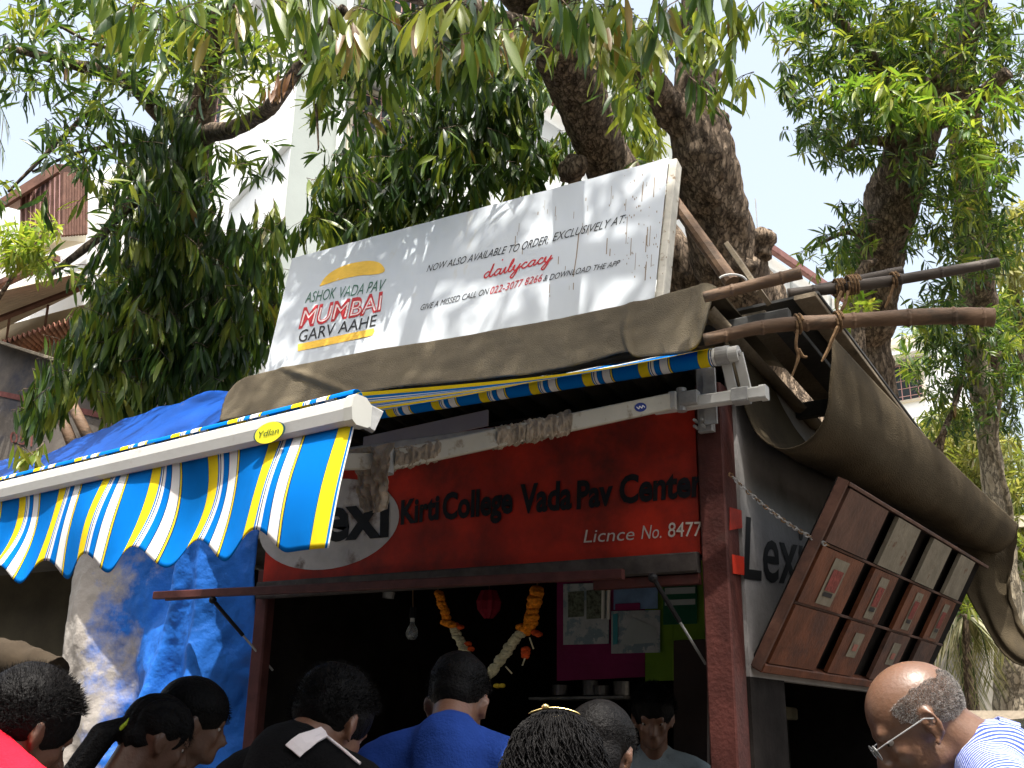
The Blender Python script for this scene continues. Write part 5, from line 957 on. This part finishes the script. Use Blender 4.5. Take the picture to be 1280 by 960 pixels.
# parked car behind the bald man (only its roof shows)
pc_ = P(1250, 903, 5.2); car = thing('parked_car', 'dark parked car whose roof shows behind the shoulder of the man in the striped shirt', 'car', [pc_[0]+.35, pc_[1]+.9, 0])
ox, oy = pc_[0]+.35, pc_[1]+.9; zr_ = pc_[2]+.05
def car_section(y): # half width, bottom, shoulder, top by station
    return {-2.1: (.70, .35, .62, .66), -1.9: (.80, .28, .72, .80), -.95: (.84, .25, .82, .92), -.35: (.84, .25, .86, zr_-.03), .2: (.84, .25, .88, zr_), 1.0: (.84, .25, .88, zr_-.04), 1.75: (.80, .28, .85, 1.0), 2.05: (.72, .38, .75, .85)}[y]
V = []; F = []; ys = [-2.1, -1.9, -.95, -.35, .2, 1.0, 1.75, 2.05]
for y in ys:
    w_, b, s, t = car_section(y); tw = w_*.78 if t > 1.2 else w_*.9
    V += [(ox+x, oy+y, z) for x, z in [(-w_*.9, b), (-w_, (b+s)/2), (-w_*.98, s), (-tw, t-.09), (-tw*.82, t), (0, t+.02), (tw*.82, t), (tw, t-.09), (w_*.98, s), (w_, (b+s)/2), (w_*.9, b)]]
for i in range(7):
    for j in range(10): F.append([i*11+j, (i+1)*11+j, (i+1)*11+j+1, i*11+j+1])
F += [list(range(11)), list(range(7*11+10, 7*11-1, -1))]
bd = mk('body', V, F, mat('black_car_paint', (.012, .012, .014), .25, .2, 2, coat=.6, bump=0), car, smooth=True); s_ = bd.modifiers.new('b', 'SUBSURF'); s_.levels = 1; s_.render_levels = 1
for sx in (-1, 1):
    mk('window', [(ox+sx*.835, oy-.6, .93), (ox+sx*.835, oy+1.3, .93), (ox+sx*.70, oy+.95, zr_-.13), (ox+sx*.70, oy-.25, zr_-.13)], [[0, 1, 2, 3]], m_pane, car); mk('roof_rail', *tube([(ox+sx*.56, oy-.3, zr_-.05), (ox+sx*.57, oy+.2, zr_-.03), (ox+sx*.56, oy+1.0, zr_-.07)], .014, 8, sub=10), plain('chrome_trim', (.6, .6, .6), .2, metal=1) if sx < 0 else D.materials['chrome_trim'], car)
    for yy in (-1.3, 1.35):
        wh = mk('wheel', *tube([(ox+sx*.66, oy+yy, .31), (ox+sx*.86, oy+yy, .31)], .31, 24), m_black, car); mk('rim', *tube([(ox+sx*.86, oy+yy, .31), (ox+sx*.875, oy+yy, .31)], .19, 16), m_metal, wh)
    mk('headlight', *ell((ox+sx*.58, oy-2.05, .62), (.16, .06, .07), 2), m_glass, car)

# ------------------------------------------------------------------ unseen street building and tree crowns, added to cut light on the stall
ob = thing('unseen_street_building', 'unseen grey apartment building added across the road to hold back sky light', 'building', (0, -9, 0))  # stands behind the lens, added to hold back sky light
m_ob = mat('weathered_facade', (.12, .115, .10), .9, .2, 1.5, bump=.3); mk('wall', *box(-22, 18, -15, -9, 0, 10.5, .002), m_ob, ob)
for fl in range(3):
    for k in range(12):
        x_ = -20.5+k*3.2; z_ = 1.0+fl*3.3; f_ = mk('window', *box(x_, x_+1.3, -9.0, -8.96, z_, z_+1.3, .01), m_pane, ob); mk('frame', *beam((x_-.05, -8.94, z_-.04), (x_+1.35, -8.94, z_-.04), .06, .08), m_bg, f_)
    mk('chajja', *box(-22, 18, -9.0, -8.45, 3.0+fl*3.3, 3.1+fl*3.3, .01), m_ob, ob)
for tx, ty, lab, cl in [(3.6, 2.7, 'unseen mango tree right of the viewpoint, its high crown added to shade the banner and canvas', [(-2.5, 2.25, 9.2, 1.0, .55, .5, 27), (-1.5, 2.15, 9.3, 1.0, .55, .5, 27), (-.6, 2.2, 9.2, 1.0, .55, .5, 26), (-1.6, 1.45, 9.3, .9, .4, .5, 40), (-.8, 1.4, 9.3, .9, .4, .5, 44), (0, 1.5, 9.3, .9, .4, .5, 44), (.9, 2.9, 9.2, 1.2, 1.0, .6, 84)]),  # crown out of view, clusters shaped to dapple the banner and canvas
                        (1.6, -2.6, 'unseen mango tree behind the viewpoint, its crown added over the road to block sky light', [(1.4, -2.4, 6.2, 2.2, 1.8, 1.1, 90), (3.2, .2, 6.5, 1.6, 1.4, 1.0, 70), (1.5, 2.6, 6.2, 1.5, 1.4, .8, 50), (-.6, -4.2, 6.8, 2.0, 1.4, 1.0, 60), (-.9, -2.0, 6.2, 1.5, 1.0, .7, 70), (-3.4, -4.8, 6.6, 2.2, 1.2, .9, 80), (-3.6, -.2, 9.4, 1.0, .7, .6, 20)])]:  # this crown is out of view too, added to block sky light
    o_ = thing('mango_tree', lab, 'tree', (tx, ty, 0)); mk('trunk', *tube([(tx, ty, 0), (tx+.1, ty, 2.2), (tx+.3, ty+.2, 4.6), (tx+.6, ty+.4, 6.2)], [.3, .24, .2, .1], 18, .1, 4, sub=40), BARK, o_, smooth=True)
    fo = Foliage()
    for cx_, cy_, cz_, ra, rb, rc, n_ in cl:
        mk('branch', *tube([(tx+.25, ty+.15, 4.4), ((tx+cx_)/2, (ty+cy_)/2, (4.6+cz_)/2+.4), (cx_, cy_, cz_)], [.12, .08, .03], 8, .1, 5, sub=16), BARK, o_, smooth=True)
        for _ in range(n_):
            q = RNG.normal(size=3)*.5; fo.spray(np.array([cx_+q[0]*ra, cy_+q[1]*rb, cz_+q[2]*rc]), 11, .2, .7, .8, .4)
    fo.emit(o_, MANGO, 0)

# ------------------------------------------------------------------ people
def caps(a, b, ra, rb, seg=14):
    a = np.array(a, float); b = np.array(b, float); mb = MB(); mb.add(*tube([a, b], [ra, rb], seg)); mb.add(*ell(a, (ra,)*3, 2)); mb.add(*ell(b, (rb,)*3, 2)); return mb.out()
def rotx(a): c, s = math.cos(a), math.sin(a); return np.array([[1, 0, 0], [0, c, -s], [0, s, c]])
def roty(a): c, s = math.cos(a), math.sin(a); return np.array([[c, 0, s], [0, 1, 0], [-s, 0, c]])
def rotz(a): c, s = math.cos(a), math.sin(a); return np.array([[c, -s, 0], [s, c, 0], [0, 0, 1]])
def remesh(name, mb, voxel, m, parent, iters=5, fac=.5, label=None, disp=None, smooth=True):
    V, F = mb.out(); me = D.meshes.new('tmp'); me.from_pydata(V.tolist(), [], F); o = D.objects.new('tmp', me); COL.objects.link(o)
    r = o.modifiers.new('r', 'REMESH'); r.mode = 'VOXEL'; r.voxel_size = voxel
    s = o.modifiers.new('s', 'SMOOTH'); s.iterations = iters; s.factor = fac
    dg = bpy.context.evaluated_depsgraph_get(); me2 = D.meshes.new_from_object(o.evaluated_get(dg)); D.objects.remove(o); D.meshes.remove(me)
    if disp:
        n = len(me2.vertices); co = np.empty(n*3, np.float32); me2.vertices.foreach_get('co', co); no = np.empty(n*3, np.float32); me2.vertices.foreach_get('normal', no); co = co.reshape(-1, 3); no = no.reshape(-1, 3)
        co = co+no*disp(co)[:, None]; me2.vertices.foreach_set('co', co.ravel().astype(np.float32))
    me2.name = name; me2.materials.clear(); me2.materials.append(m); me2.polygons.foreach_set('use_smooth', np.full(len(me2.polygons), smooth)); me2.update()
    o = D.objects.new(name, me2); COL.objects.link(o); o.parent = parent
    if label: o['label'] = label
    return o
def skin(name, c): return mat(name, c, .42, .12, 9, bump=.12, bscale=120, sss=.12, spec=.5)
m_skin = skin('brown_skin', (.17, .082, .05)); m_skind = skin('dark_brown_skin', (.11, .055, .034)); m_skinb = skin('warm_brown_skin', (.135, .070, .042))
m_hair = mat('black_hair', (.006, .0055, .0055), .5, .3, 60, bump=.5, bscale=120, spec=.08); m_greyhair = mat('grey_stubble', (.30, .285, .27), .8, .5, 90, bump=0)
m_eye = plain('eyeball', (.32, .29, .26), .3); m_iris = plain('iris', (.02, .012, .008), .2)
m_trous = mat('dark_trousers', (.03, .032, .04), .9, .2, 20, bump=.3); m_shoe = plain('shoe_leather', (.02, .017, .015), .5)
def hair_fuzz(name, parent, samples, m, L, w_, jit=.4):
    mb = MB(); pts, nrmls = samples
    N = len(pts); t = RNG.normal(size=(N, 3))*jit+nrmls; t /= np.linalg.norm(t, axis=1)[:, None]; s = np.cross(t, RNG.normal(size=(N, 3))); s /= np.linalg.norm(s, axis=1)[:, None]
    l = (L*RNG.uniform(.5, 1.2, N))[:, None]; V = np.stack([pts-s*w_, pts+s*w_, pts+t*l], 1).reshape(-1, 3); F = np.arange(N*3).reshape(-1, 3)
    o = mk(name, V, F, m, parent, local=True, kind='stuff'); return o
def person(label, top, depth, face, shirt, shirt_name='shirt', skinm=m_skin, hair='short', lean=0, neck=0, hp=0, hy=0, hr=0, sink=0, voxel=.010, arms=(.35, .35), collar=None, trous=m_trous, fem=False, elbow=(1.0, 1.0)):
    """face: world direction the chest faces; lean/neck/hp in degrees forward; built in a local frame with y forward"""
    R_ = rotx(-math.radians(lean)); RN = rotx(-math.radians(lean+neck)); RH = rotz(math.radians(hy))@roty(math.radians(hr))@rotx(-math.radians(hp+0))
    hip = np.array([0, 0, .94]); 
    def T(p): return hip+R_@(np.array(p, float)-hip)
    nb = T((0, -.02, 1.43)); piv = nb+RN@np.array([0, .015+sink*.4, .066-sink])
    def Hd(p): return piv+RH@(np.array(p, float)-np.array([0, -.02, 0.0]))
    tops = max((Hd(q)[2], tuple(Hd(q))) for q in [(0, y, .135+math.sqrt(max(0, 1-(y+.005)**2/.097**2))*.09) for y in np.linspace(-.1, .09, 30)])
    tgt = P(*top, depth); sc = tgt[2]/(tops[0]+(.012 if hair != 'bald' else 0)); f = nrm([*face, 0]); yaw = math.atan2(-f[0], f[1]); off = rotz(yaw)@np.array(tops[1])*sc
    o = thing('person', label, 'person', [tgt[0]-off[0], tgt[1]-off[1], 0], rz=yaw); o.scale = (sc,)*3
    b = MB(); E_ = lambda c, r, s=3: b.add(*ell(Hd(c), r, s, RH)); C_ = lambda a, c, ra, rb: b.add(*caps(Hd(a), Hd(c), ra, rb))
    E_((0, -.008, .135), (.076, .098, .09), 4); E_((0, .03, .085), (.060, .060, .078)); E_((0, .045, .03), (.043, .045, .032)); C_((0, .078, .018), (0, .085, .02), .020, .017)
    C_((0, .09, .112), (0, .112, .074), .008, .0135); E_((.011, .1, .068), (.009, .012, .008), 2); E_((-.011, .1, .068), (.009, .012, .008), 2)
    C_((-.036, .078, .127), (.036, .078, .127), .014, .014); C_((0, .084, .127), (0, .084, .130), .013, .013)
    for s in (-1, 1):
        E_((s*.036, .060, .082), (.022, .024, .022), 2); E_((s*.040, .02, .045), (.020, .045, .032), 2)
        # ear: rim, lobe, concha wall
        rim = [(s*(.076+.012), -.006+.0*k, .085) for k in (0,)]; pts = [Hd((s*(.074+.013*math.sin(max(0, t))), -.008-.017*math.sin(t)+.004, .098-.0+.030*math.cos(t)*1.0)) for t in np.linspace(-.5, 3.4, 12)]
        b.add(*tube(pts, .0052 if voxel < .008 else .0075, 8)); E_((s*.079, .004, .066), (.006, .008, .009), 2); E_((s*.076, -.002, .094), (.007, .011, .020), 2)
    C_((-.017, .092, .044), (.017, .092, .044), .0075, .0075); C_((-.014, .090, .034), (.014, .090, .034), .0085, .0085)
    b.add(*caps(Hd((0, -.025, .085)), nb+(RN@np.array([0, 0, -.02])), .058, .058)); b.add(*caps(Hd((0, -.045, .07)), nb+RN@np.array([0, -.015, -.03]), .048, .058)); b.add(*caps(Hd((0, .02, .03)), nb+RN@np.array([0, .025, -.02]), .04, .045))
    sw_ = .17 if fem else .19
    tor = [('e', (0, 0, 1.24), (.155 if fem else .17, .105, .19)), ('e', (0, .01, 1.06), (.135 if fem else .155, .105, .16)), ('e', (0, 0, .93), (.17, .115, .12)), ('c', (0, -.02, 1.42), (sw_-.03, -.01, 1.375), .052, .05), ('c', (0, -.02, 1.42), (-sw_+.03, -.01, 1.375), .052, .05), ('c', (0, -.04, 1.40), (0, -.05, 1.2), .09, .08), ('e', (sw_-.01, 0, 1.355), (.058, .058, .06)), ('e', (-sw_+.01, 0, 1.355), (.058, .058, .06))]
    def body_prims(tb, g, what):
        for k in what:
            if k[0] == 'e': tb.add(*ell(T(k[1]), np.array(k[2])+g, 3, R_))
            else: tb.add(*caps(T(k[1]), T(k[2]), k[3]+g, k[4]+g))
    body_prims(b, 0, tor)
    arm_j = []
    for s, a, eb in ((-1, arms[0], elbow[0]), (1, arms[1], elbow[1])):
        sh_ = T((s*sw_, 0, 1.36)); el_ = sh_+R_@np.array([s*.06, .27*math.sin(a), -.27*math.cos(a)]); wr_ = el_+np.array([-s*.04, .25*math.sin(a+eb), -.25*math.cos(a+eb)]); arm_j.append((sh_, el_, wr_))
        b.add(*caps(sh_, el_, .048, .038)); b.add(*caps(el_, wr_, .038, .026)); d = nrm(wr_-el_); lat = nrm(np.cross(d, [s, 0, .2])); pal = wr_+d*.05; th_ = nrm(np.cross(d, lat))
        b.add(*ell(pal, (.036, .016, .048), 2, np.stack([lat, th_, d], 1)))
        for k in range(4):
            fb0 = pal+d*.035+lat*(k-1.5)*.019; fl = [.062, .074, .070, .055][k]; m1 = fb0+nrm(d+th_*.15)*fl*.5; b.add(*caps(fb0, m1, .0095, .0085, 8)); b.add(*caps(m1, m1+nrm(d+th_*.55)*fl*.55, .0085, .0075, 8))
        tb_ = pal-d*.025-lat*.03; b.add(*caps(tb_, tb_-lat*.022+d*.03, .011, .0095, 8)); b.add(*caps(tb_-lat*.022+d*.03, tb_-lat*.024+d*.055, .0095, .008, 8))
    for s in (-1, 1):
        b.add(*caps((s*.09, 0, .90), (s*.10, .015, .50), .085, .055)); b.add(*caps((s*.10, .015, .50), (s*.10, -.01, .10), .052, .036)); b.add(*caps((s*.10, -.03, .045), (s*.11, .13, .035), .038, .032))
    remesh('body', b, voxel, skinm, o, 4 if voxel > .008 else 9)
    # clothing
    tb = MB(); body_prims(tb, .014, tor)
    for sh_, el_, wr_ in arm_j: tb.add(*caps(sh_, sh_*.15+el_*.85, .062, .056)); 
    foldf = lambda co: .006*np.sin(co[:, 2]*55+co[:, 0]*18)*np.clip(fbm(co*5, 2)+.2, 0, 1)+.004*fbm(co*14, 3)
    remesh(shirt_name, tb, .010, shirt, o, 4, disp=foldf)
    lb = MB()
    for s in (-1, 1): lb.add(*caps((s*.09, 0, .92), (s*.10, .015, .50), .098, .075)); lb.add(*caps((s*.10, .015, .50), (s*.10, -.01, .09), .072, .06))
    remesh('trousers', lb, .014, trous, o, 3)
    for s in (-1, 1): mk('shoe', *caps((s*.10, -.04, .045), (s*.115, .16, .035), .046, .038), m_shoe, o, smooth=True, local=True)
    for s in (-1, 1): 
        e = mk('eye', *ell(Hd((s*.031, .0700, .107)), (.0125, .0120, .0100), 2), m_eye, o, smooth=True, local=True); mk('iris', *ell(Hd((s*.031, .0800, .106)), (.0055, .0028, .0050), 2), m_iris, e, smooth=True, local=True)
    def skull(n, zmin, front=-9, seed=0, r=(.079, .101, .093)):
        q = RNG.normal(size=(n*4, 3)); q /= np.linalg.norm(q, axis=1)[:, None]; p = q*np.array(r)+np.array([0, -.008, .135]); keep = zmin(p); p = p[keep][:n]; q = q[keep][:n]
        return np.array([Hd(x) for x in p]), q@RH.T
    if hair != 'bald':
        h = MB(); 
        if hair in ('short', 'crop', 'quiff'):
            g = .010 if hair == 'crop' else .017
            h.add(*ell(Hd((0, -.016, .148)), (.076+g*.7, .094+g, .084+g), 3, RH)); h.add(*ell(Hd((0, -.062, .108)), (.062+g*.3, .040+g, .060), 3, RH))
            if hair == 'quiff': h.add(*ell(Hd((.0, .05, .205)), (.055, .05, .03), 2, RH))
            if hair == 'short': h.add(*ell(Hd((0, -.075, .10)), (.055, .035, .05), 2, RH))
            remesh('hair', h, .008, m_hair, o, 3, disp=lambda co: .007*fbm(co*28, 3)+.002)
            sp_ = skull(5200, lambda p: (p[:, 2] > .145-.55*(p[:, 1]+.1)*(p[:, 1] < -.02)*0+np.where(p[:, 1] > .02, (p[:, 1]-.0)*.55, -.065*np.clip((-p[:, 1])/.06, 0, 1))), r=(.079+g*.7, .098+g, .089+g)); hair_fuzz('hair_strands', o, sp_, m_hair, .022 if hair != 'crop' else .010, .0008)
        elif hair == 'cap':
            h.add(*ell(Hd((0, -.014, .15)), (.09, .112, .094), 3, RH)); h.add(*ell(Hd((0, -.06, .08)), (.075, .055, .09), 3, RH)); remesh('hair', h, .009, m_hair, o, 4, disp=lambda co: .004*fbm(co*25, 3))
            hair_fuzz('hair_strands', o, skull(2500, lambda p: p[:, 2] > .13, r=(.088, .11, .094)), m_hair, .012, .0008)
        elif hair == 'pony':
            h.add(*ell(Hd((0, -.012, .146)), (.083, .103, .092), 3, RH)); h.add(*ell(Hd((0, -.06, .10)), (.066, .046, .06), 3, RH)); h.add(*caps(Hd((0, -.105, .11)), Hd((0, -.15, .06)), .022, .034)); h.add(*caps(Hd((0, -.15, .06)), Hd((0, -.17, -.08)), .036, .034)); h.add(*caps(Hd((0, -.17, -.08)), Hd((0, -.15, -.26)), .034, .014))
            remesh('hair', h, .008, m_hair, o, 4, disp=lambda co: .004*np.sin(co[:, 0]*260)+.004*fbm(co*20, 3)); hair_fuzz('hair_strands', o, skull(2500, lambda p: p[:, 2] > .12, r=(.082, .103, .092)), m_hair, .014, .0007, .9)
            mk('hair_tie', *tube([Hd((.024*math.cos(t), -.112+.01*math.sin(t), .105+.026*math.sin(t))) for t in np.linspace(0, 2*PI, 14)], .006, 6), plain('lime_band', (.35, .45, .03)), o, local=True)
        elif hair == 'curly':
            h.add(*ell(Hd((0, -.014, .146)), (.084, .104, .09), 3, RH)); h.add(*ell(Hd((0, -.05, .06)), (.095, .06, .10), 3, RH)); h.add(*ell(Hd((0, -.06, -.06)), (.115, .055, .12), 3, RH)); remesh('hair', h, .010, m_hair, o, 4, disp=lambda co: .010*fbm(co*30, 3))
            cb_ = MB()
            for k in range(520):
                th = RNG.uniform(PI*.98, PI*2.02) if k % 4 else RNG.uniform(0, 2*PI); ph = RNG.uniform(.15, 1.35); z = math.cos(ph)
                p = np.array([.087*math.sin(ph)*math.cos(th), -.014+.107*math.sin(ph)*math.sin(th), .146+.093*z]); pts = []; a0 = RNG.uniform(0, 6); rr_ = RNG.uniform(.004, .009); Lh = RNG.uniform(.10, .26); n_ = 22; outd = nrm([p[0], p[1]+.014, 0])
                for i in range(n_):
                    f_ = i/(n_-1); dn = f_*Lh; c = p+outd*(.012+.05*min(1, dn*5)*(1 if dn < .2 else .9))*[1, 1, 0]+np.array([0, 0, -dn]); c = c if f_ > .01 else p; a = a0+f_*Lh*130; pts.append(Hd(c+np.array([math.cos(a), math.sin(a), 0])*rr_*min(1, f_*4)))
                cb_.add(*tube(pts, np.linspace(.0018, .0009, n_), 3, cap=False))
            mk('curls', *cb_.out(), m_hair, o, smooth=True, local=True, kind='stuff')
            cl_ = mk('hair_clip', *tube([Hd((x, -.075+.25*x*x*4, .232-.0-x*x*4.2)) for x in np.linspace(-.052, .052, 18)], [.0012]+[.0036]*16+[.0012], 8, sq=.6), m_gold, o, smooth=True, local=True); mk('clip_bead', *ell(Hd((-.018, -.078, .2335)), (.008, .006, .006), 2), m_gold, cl_, local=True)
    else:
        # ring of short grey hair round the sides and back
        def zone(p):
            y = p[:, 1]+.008; hi = .170-np.clip(y-.02, 0, 1)*.5-np.clip(-y-.05,0,1)*.1; lo = .085+np.clip(y+.03, 0, 1)*.55; ns = fbm(p*60, 2)*.012; return (p[:, 2] < hi+ns) & (p[:, 2] > lo+ns*.5) & (y < .048+ns) & (np.abs(p[:, 0]) > (.0 if 1 else 0))
        s1 = skull(30000, zone, r=(.0765, .0985, .0905)); hair_fuzz('grey_hair', o, s1, m_greyhair, .0040, .00030, .8)
        s2 = skull(9000, zone, r=(.0765, .0985, .0905)); hair_fuzz('dark_hair', o, s2, m_hair, .0038, .00028, .8)
        # rimless glasses
        g = MB()
        for s in (-1, 1):
            pts = [Hd((s*.033+.023*math.cos(t), .108, .104+.015*math.sin(t))) for t in np.linspace(0, 2*PI, 20)]; ln_ = mk('spectacle_lens', pts[:-1], [list(range(19))], m_glass, o, local=True); mk('spectacle_rim', *tube(pts, .0011, 5), m_metal, o, local=True)
            mk('spectacle_arm', *tube([Hd((s*.056, .107, .110)), Hd((s*.070, .085, .112)), Hd((s*.083, .0, .114)), Hd((s*.086, -.015, .105))], .0014, 5), m_metal, o, local=True)
        mk('spectacle_bridge', *tube([Hd((-.010, .110, .108)), Hd((0, .113, .112)), Hd((.010, .110, .108))], .0014, 5), m_metal, o, local=True)
    if collar:
        def cf_(u, v):
            th = u*2*PI; r = .066+.012*v; p = []; 
            for t_, r_, v_ in zip(th, r, v):
                fr_ = max(0, math.cos(t_)); w2 = np.array([r_*math.sin(t_)*1.02, .0+r_*math.cos(t_)*1.12-.012, -.018+(.036*(1-.35*fr_))*(1-v_)+.0*v_-.022*v_*fr_]); p.append(nb+RN@w2)
            return np.array(p)
        V, F, u, v = grid(cf_, 48, 6); mk('collar', V, F, collar, o, smooth=True, local=True, thick=.004)
    return o

def cloth(name, c, **k): return mat(name, c, .9, .1, 12, bump=.35, bscale=150, spec=.08, **k)
def striped_shirt():
    m = cloth('blue_striped_cotton', (.6, .62, .75)); nt = m.node_tree; b = nt.nodes['Principled BSDF']; tc = nn(nt, 'ShaderNodeTexCoord'); sp = nn(nt, 'ShaderNodeSeparateXYZ'); nt.links.new(tc.outputs['Object'], sp.inputs[0])
    mu = nn(nt, 'ShaderNodeMath', operation='MULTIPLY'); mu.inputs[1].default_value = 2*PI/.0085; nt.links.new(sp.outputs[0], mu.inputs[0]); si = nn(nt, 'ShaderNodeMath', operation='SINE'); nt.links.new(mu.outputs[0], si.inputs[0])
    r = ramp(nt, [(.42, (.04, .07, .33)), (.64, (.38, .42, .60))]); ma = nn(nt, 'ShaderNodeMath', operation='MULTIPLY_ADD'); ma.inputs[1].default_value = .5; ma.inputs[2].default_value = .5; nt.links.new(si.outputs[0], ma.inputs[0]); nt.links.new(ma.outputs[0], r.inputs[0]); nt.links.new(r.outputs[0], b.inputs['Base Color']); return m
ms = striped_shirt()
person('bald older man in a blue striped shirt and glasses, head bowed, before the propped flap', (1140, 827), 2.2, (-.93, -.30), ms, skinm=m_skinb, hair='bald', lean=16, neck=36, hp=32, hy=0, sink=.045, voxel=.0055, collar=ms)
person('man with spiky black hair and a bright red shirt at the left edge', (48, 838), 2.35, (.12, .99), cloth('red_cotton', (.62, .012, .03)), skinm=m_skind, hair='short', lean=16, neck=32, hp=26, hy=-4, sink=.075, collar=None)
person('woman with a dark ponytail and a lime hair tie before the blue tarpaulin', (203, 868), 2.9, (.42, .9), cloth('dark_kurta', (.02, .02, .026)), skinm=m_skind, hair='pony', neck=22, hp=22, hy=0, fem=True)
person('person in dark clothes in side view, right beside the ponytail woman', (247, 848), 3.05, (.5, .8), cloth('navy_cotton', (.012, .013, .022)), skinm=m_skind, hair='cap', neck=16, hp=14, hy=0)
m_wc = plain('white_collar_cloth', (.62, .56, .56), .8)
person('man in a black shirt with a white pointed collar at the counter', (420, 836), 2.6, (.03, 1), cloth('black_cotton', (.005, .005, .0055)), skinm=m_skin, hair='quiff', lean=12, neck=34, hp=32, hy=-2, sink=.05)
person('man in a plain blue t-shirt seen from behind, head bowed over the counter', (575, 818), 3.0, (-.47, .88), cloth('royal_blue_cotton', (.018, .052, .25)), 't_shirt', skinm=m_skin, hair='crop', lean=7, neck=28, hp=30, sink=.035, hy=-10)
person('woman with long curly black hair and a thin gold hair clip', (695, 888), 1.9, (-.4, .92), cloth('dark_dress', (.02, .02, .022)), skinm=m_skin, hair='curly', hp=8, fem=True)
person('person with smooth dark hair standing behind the curly haired woman', (752, 878), 2.55, (-.1, 1), cloth('charcoal_cotton', (.02, .022, .028)), skinm=m_skind, hair='cap', neck=14, hp=18, hy=0)
person('stall vendor in a pale grey shirt looking down behind the counter', (815, 856), 4.3, (.38, -1), cloth('pale_grey_cotton', (.26, .31, .33)), skinm=m_skin, hair='short', neck=6, hp=20, collar=cloth('pale_grey_collar', (.28, .33, .35)))
# white collar flap on the black shirt
for o in [x for x in D.objects if x.get('label', '').startswith('man in a black shirt')]:
    from mathutils.bvhtree import BVHTree
    sh_ = [c for c in o.children if c.name.startswith('shirt')][0]; mw = o.matrix_basis; inv = mw.inverted(); bv = BVHTree.FromPolygons([v.co[:] for v in sh_.data.vertices], [tuple(p.vertices) for p in sh_.data.polygons]); oc = inv@Vector(CAM)
    def L_(px, py, lift=.012):
        d = (inv@Vector(P(px, py, 3))-oc).normalized(); h = bv.ray_cast(oc, d); return np.array(h[0]+h[1]*lift) if h[0] else np.array(oc+d*2.3)
    rows = [[(357, 934), (364, 928), (372, 923), (384, 919), (396, 914)], [(364, 940), (371, 935), (379, 931), (390, 926), (402, 920)], [(373, 949), (379, 943), (386, 938), (396, 932), (408, 927)]]
    V = [L_(*p) for r in rows for p in r]; mk('collar', V, [[i*5+j, i*5+j+1, i*5+j+6, i*5+j+5] for i in range(2) for j in range(4)], m_wc, o, local=True, thick=.005, label='white pointed collar flap')
    mk('collar_piping', *tube([L_(x, y, .008) for x, y in [(406, 924), (418, 933), (430, 942), (442, 952), (450, 958)]], .0035, 6), m_wc, o, local=True)
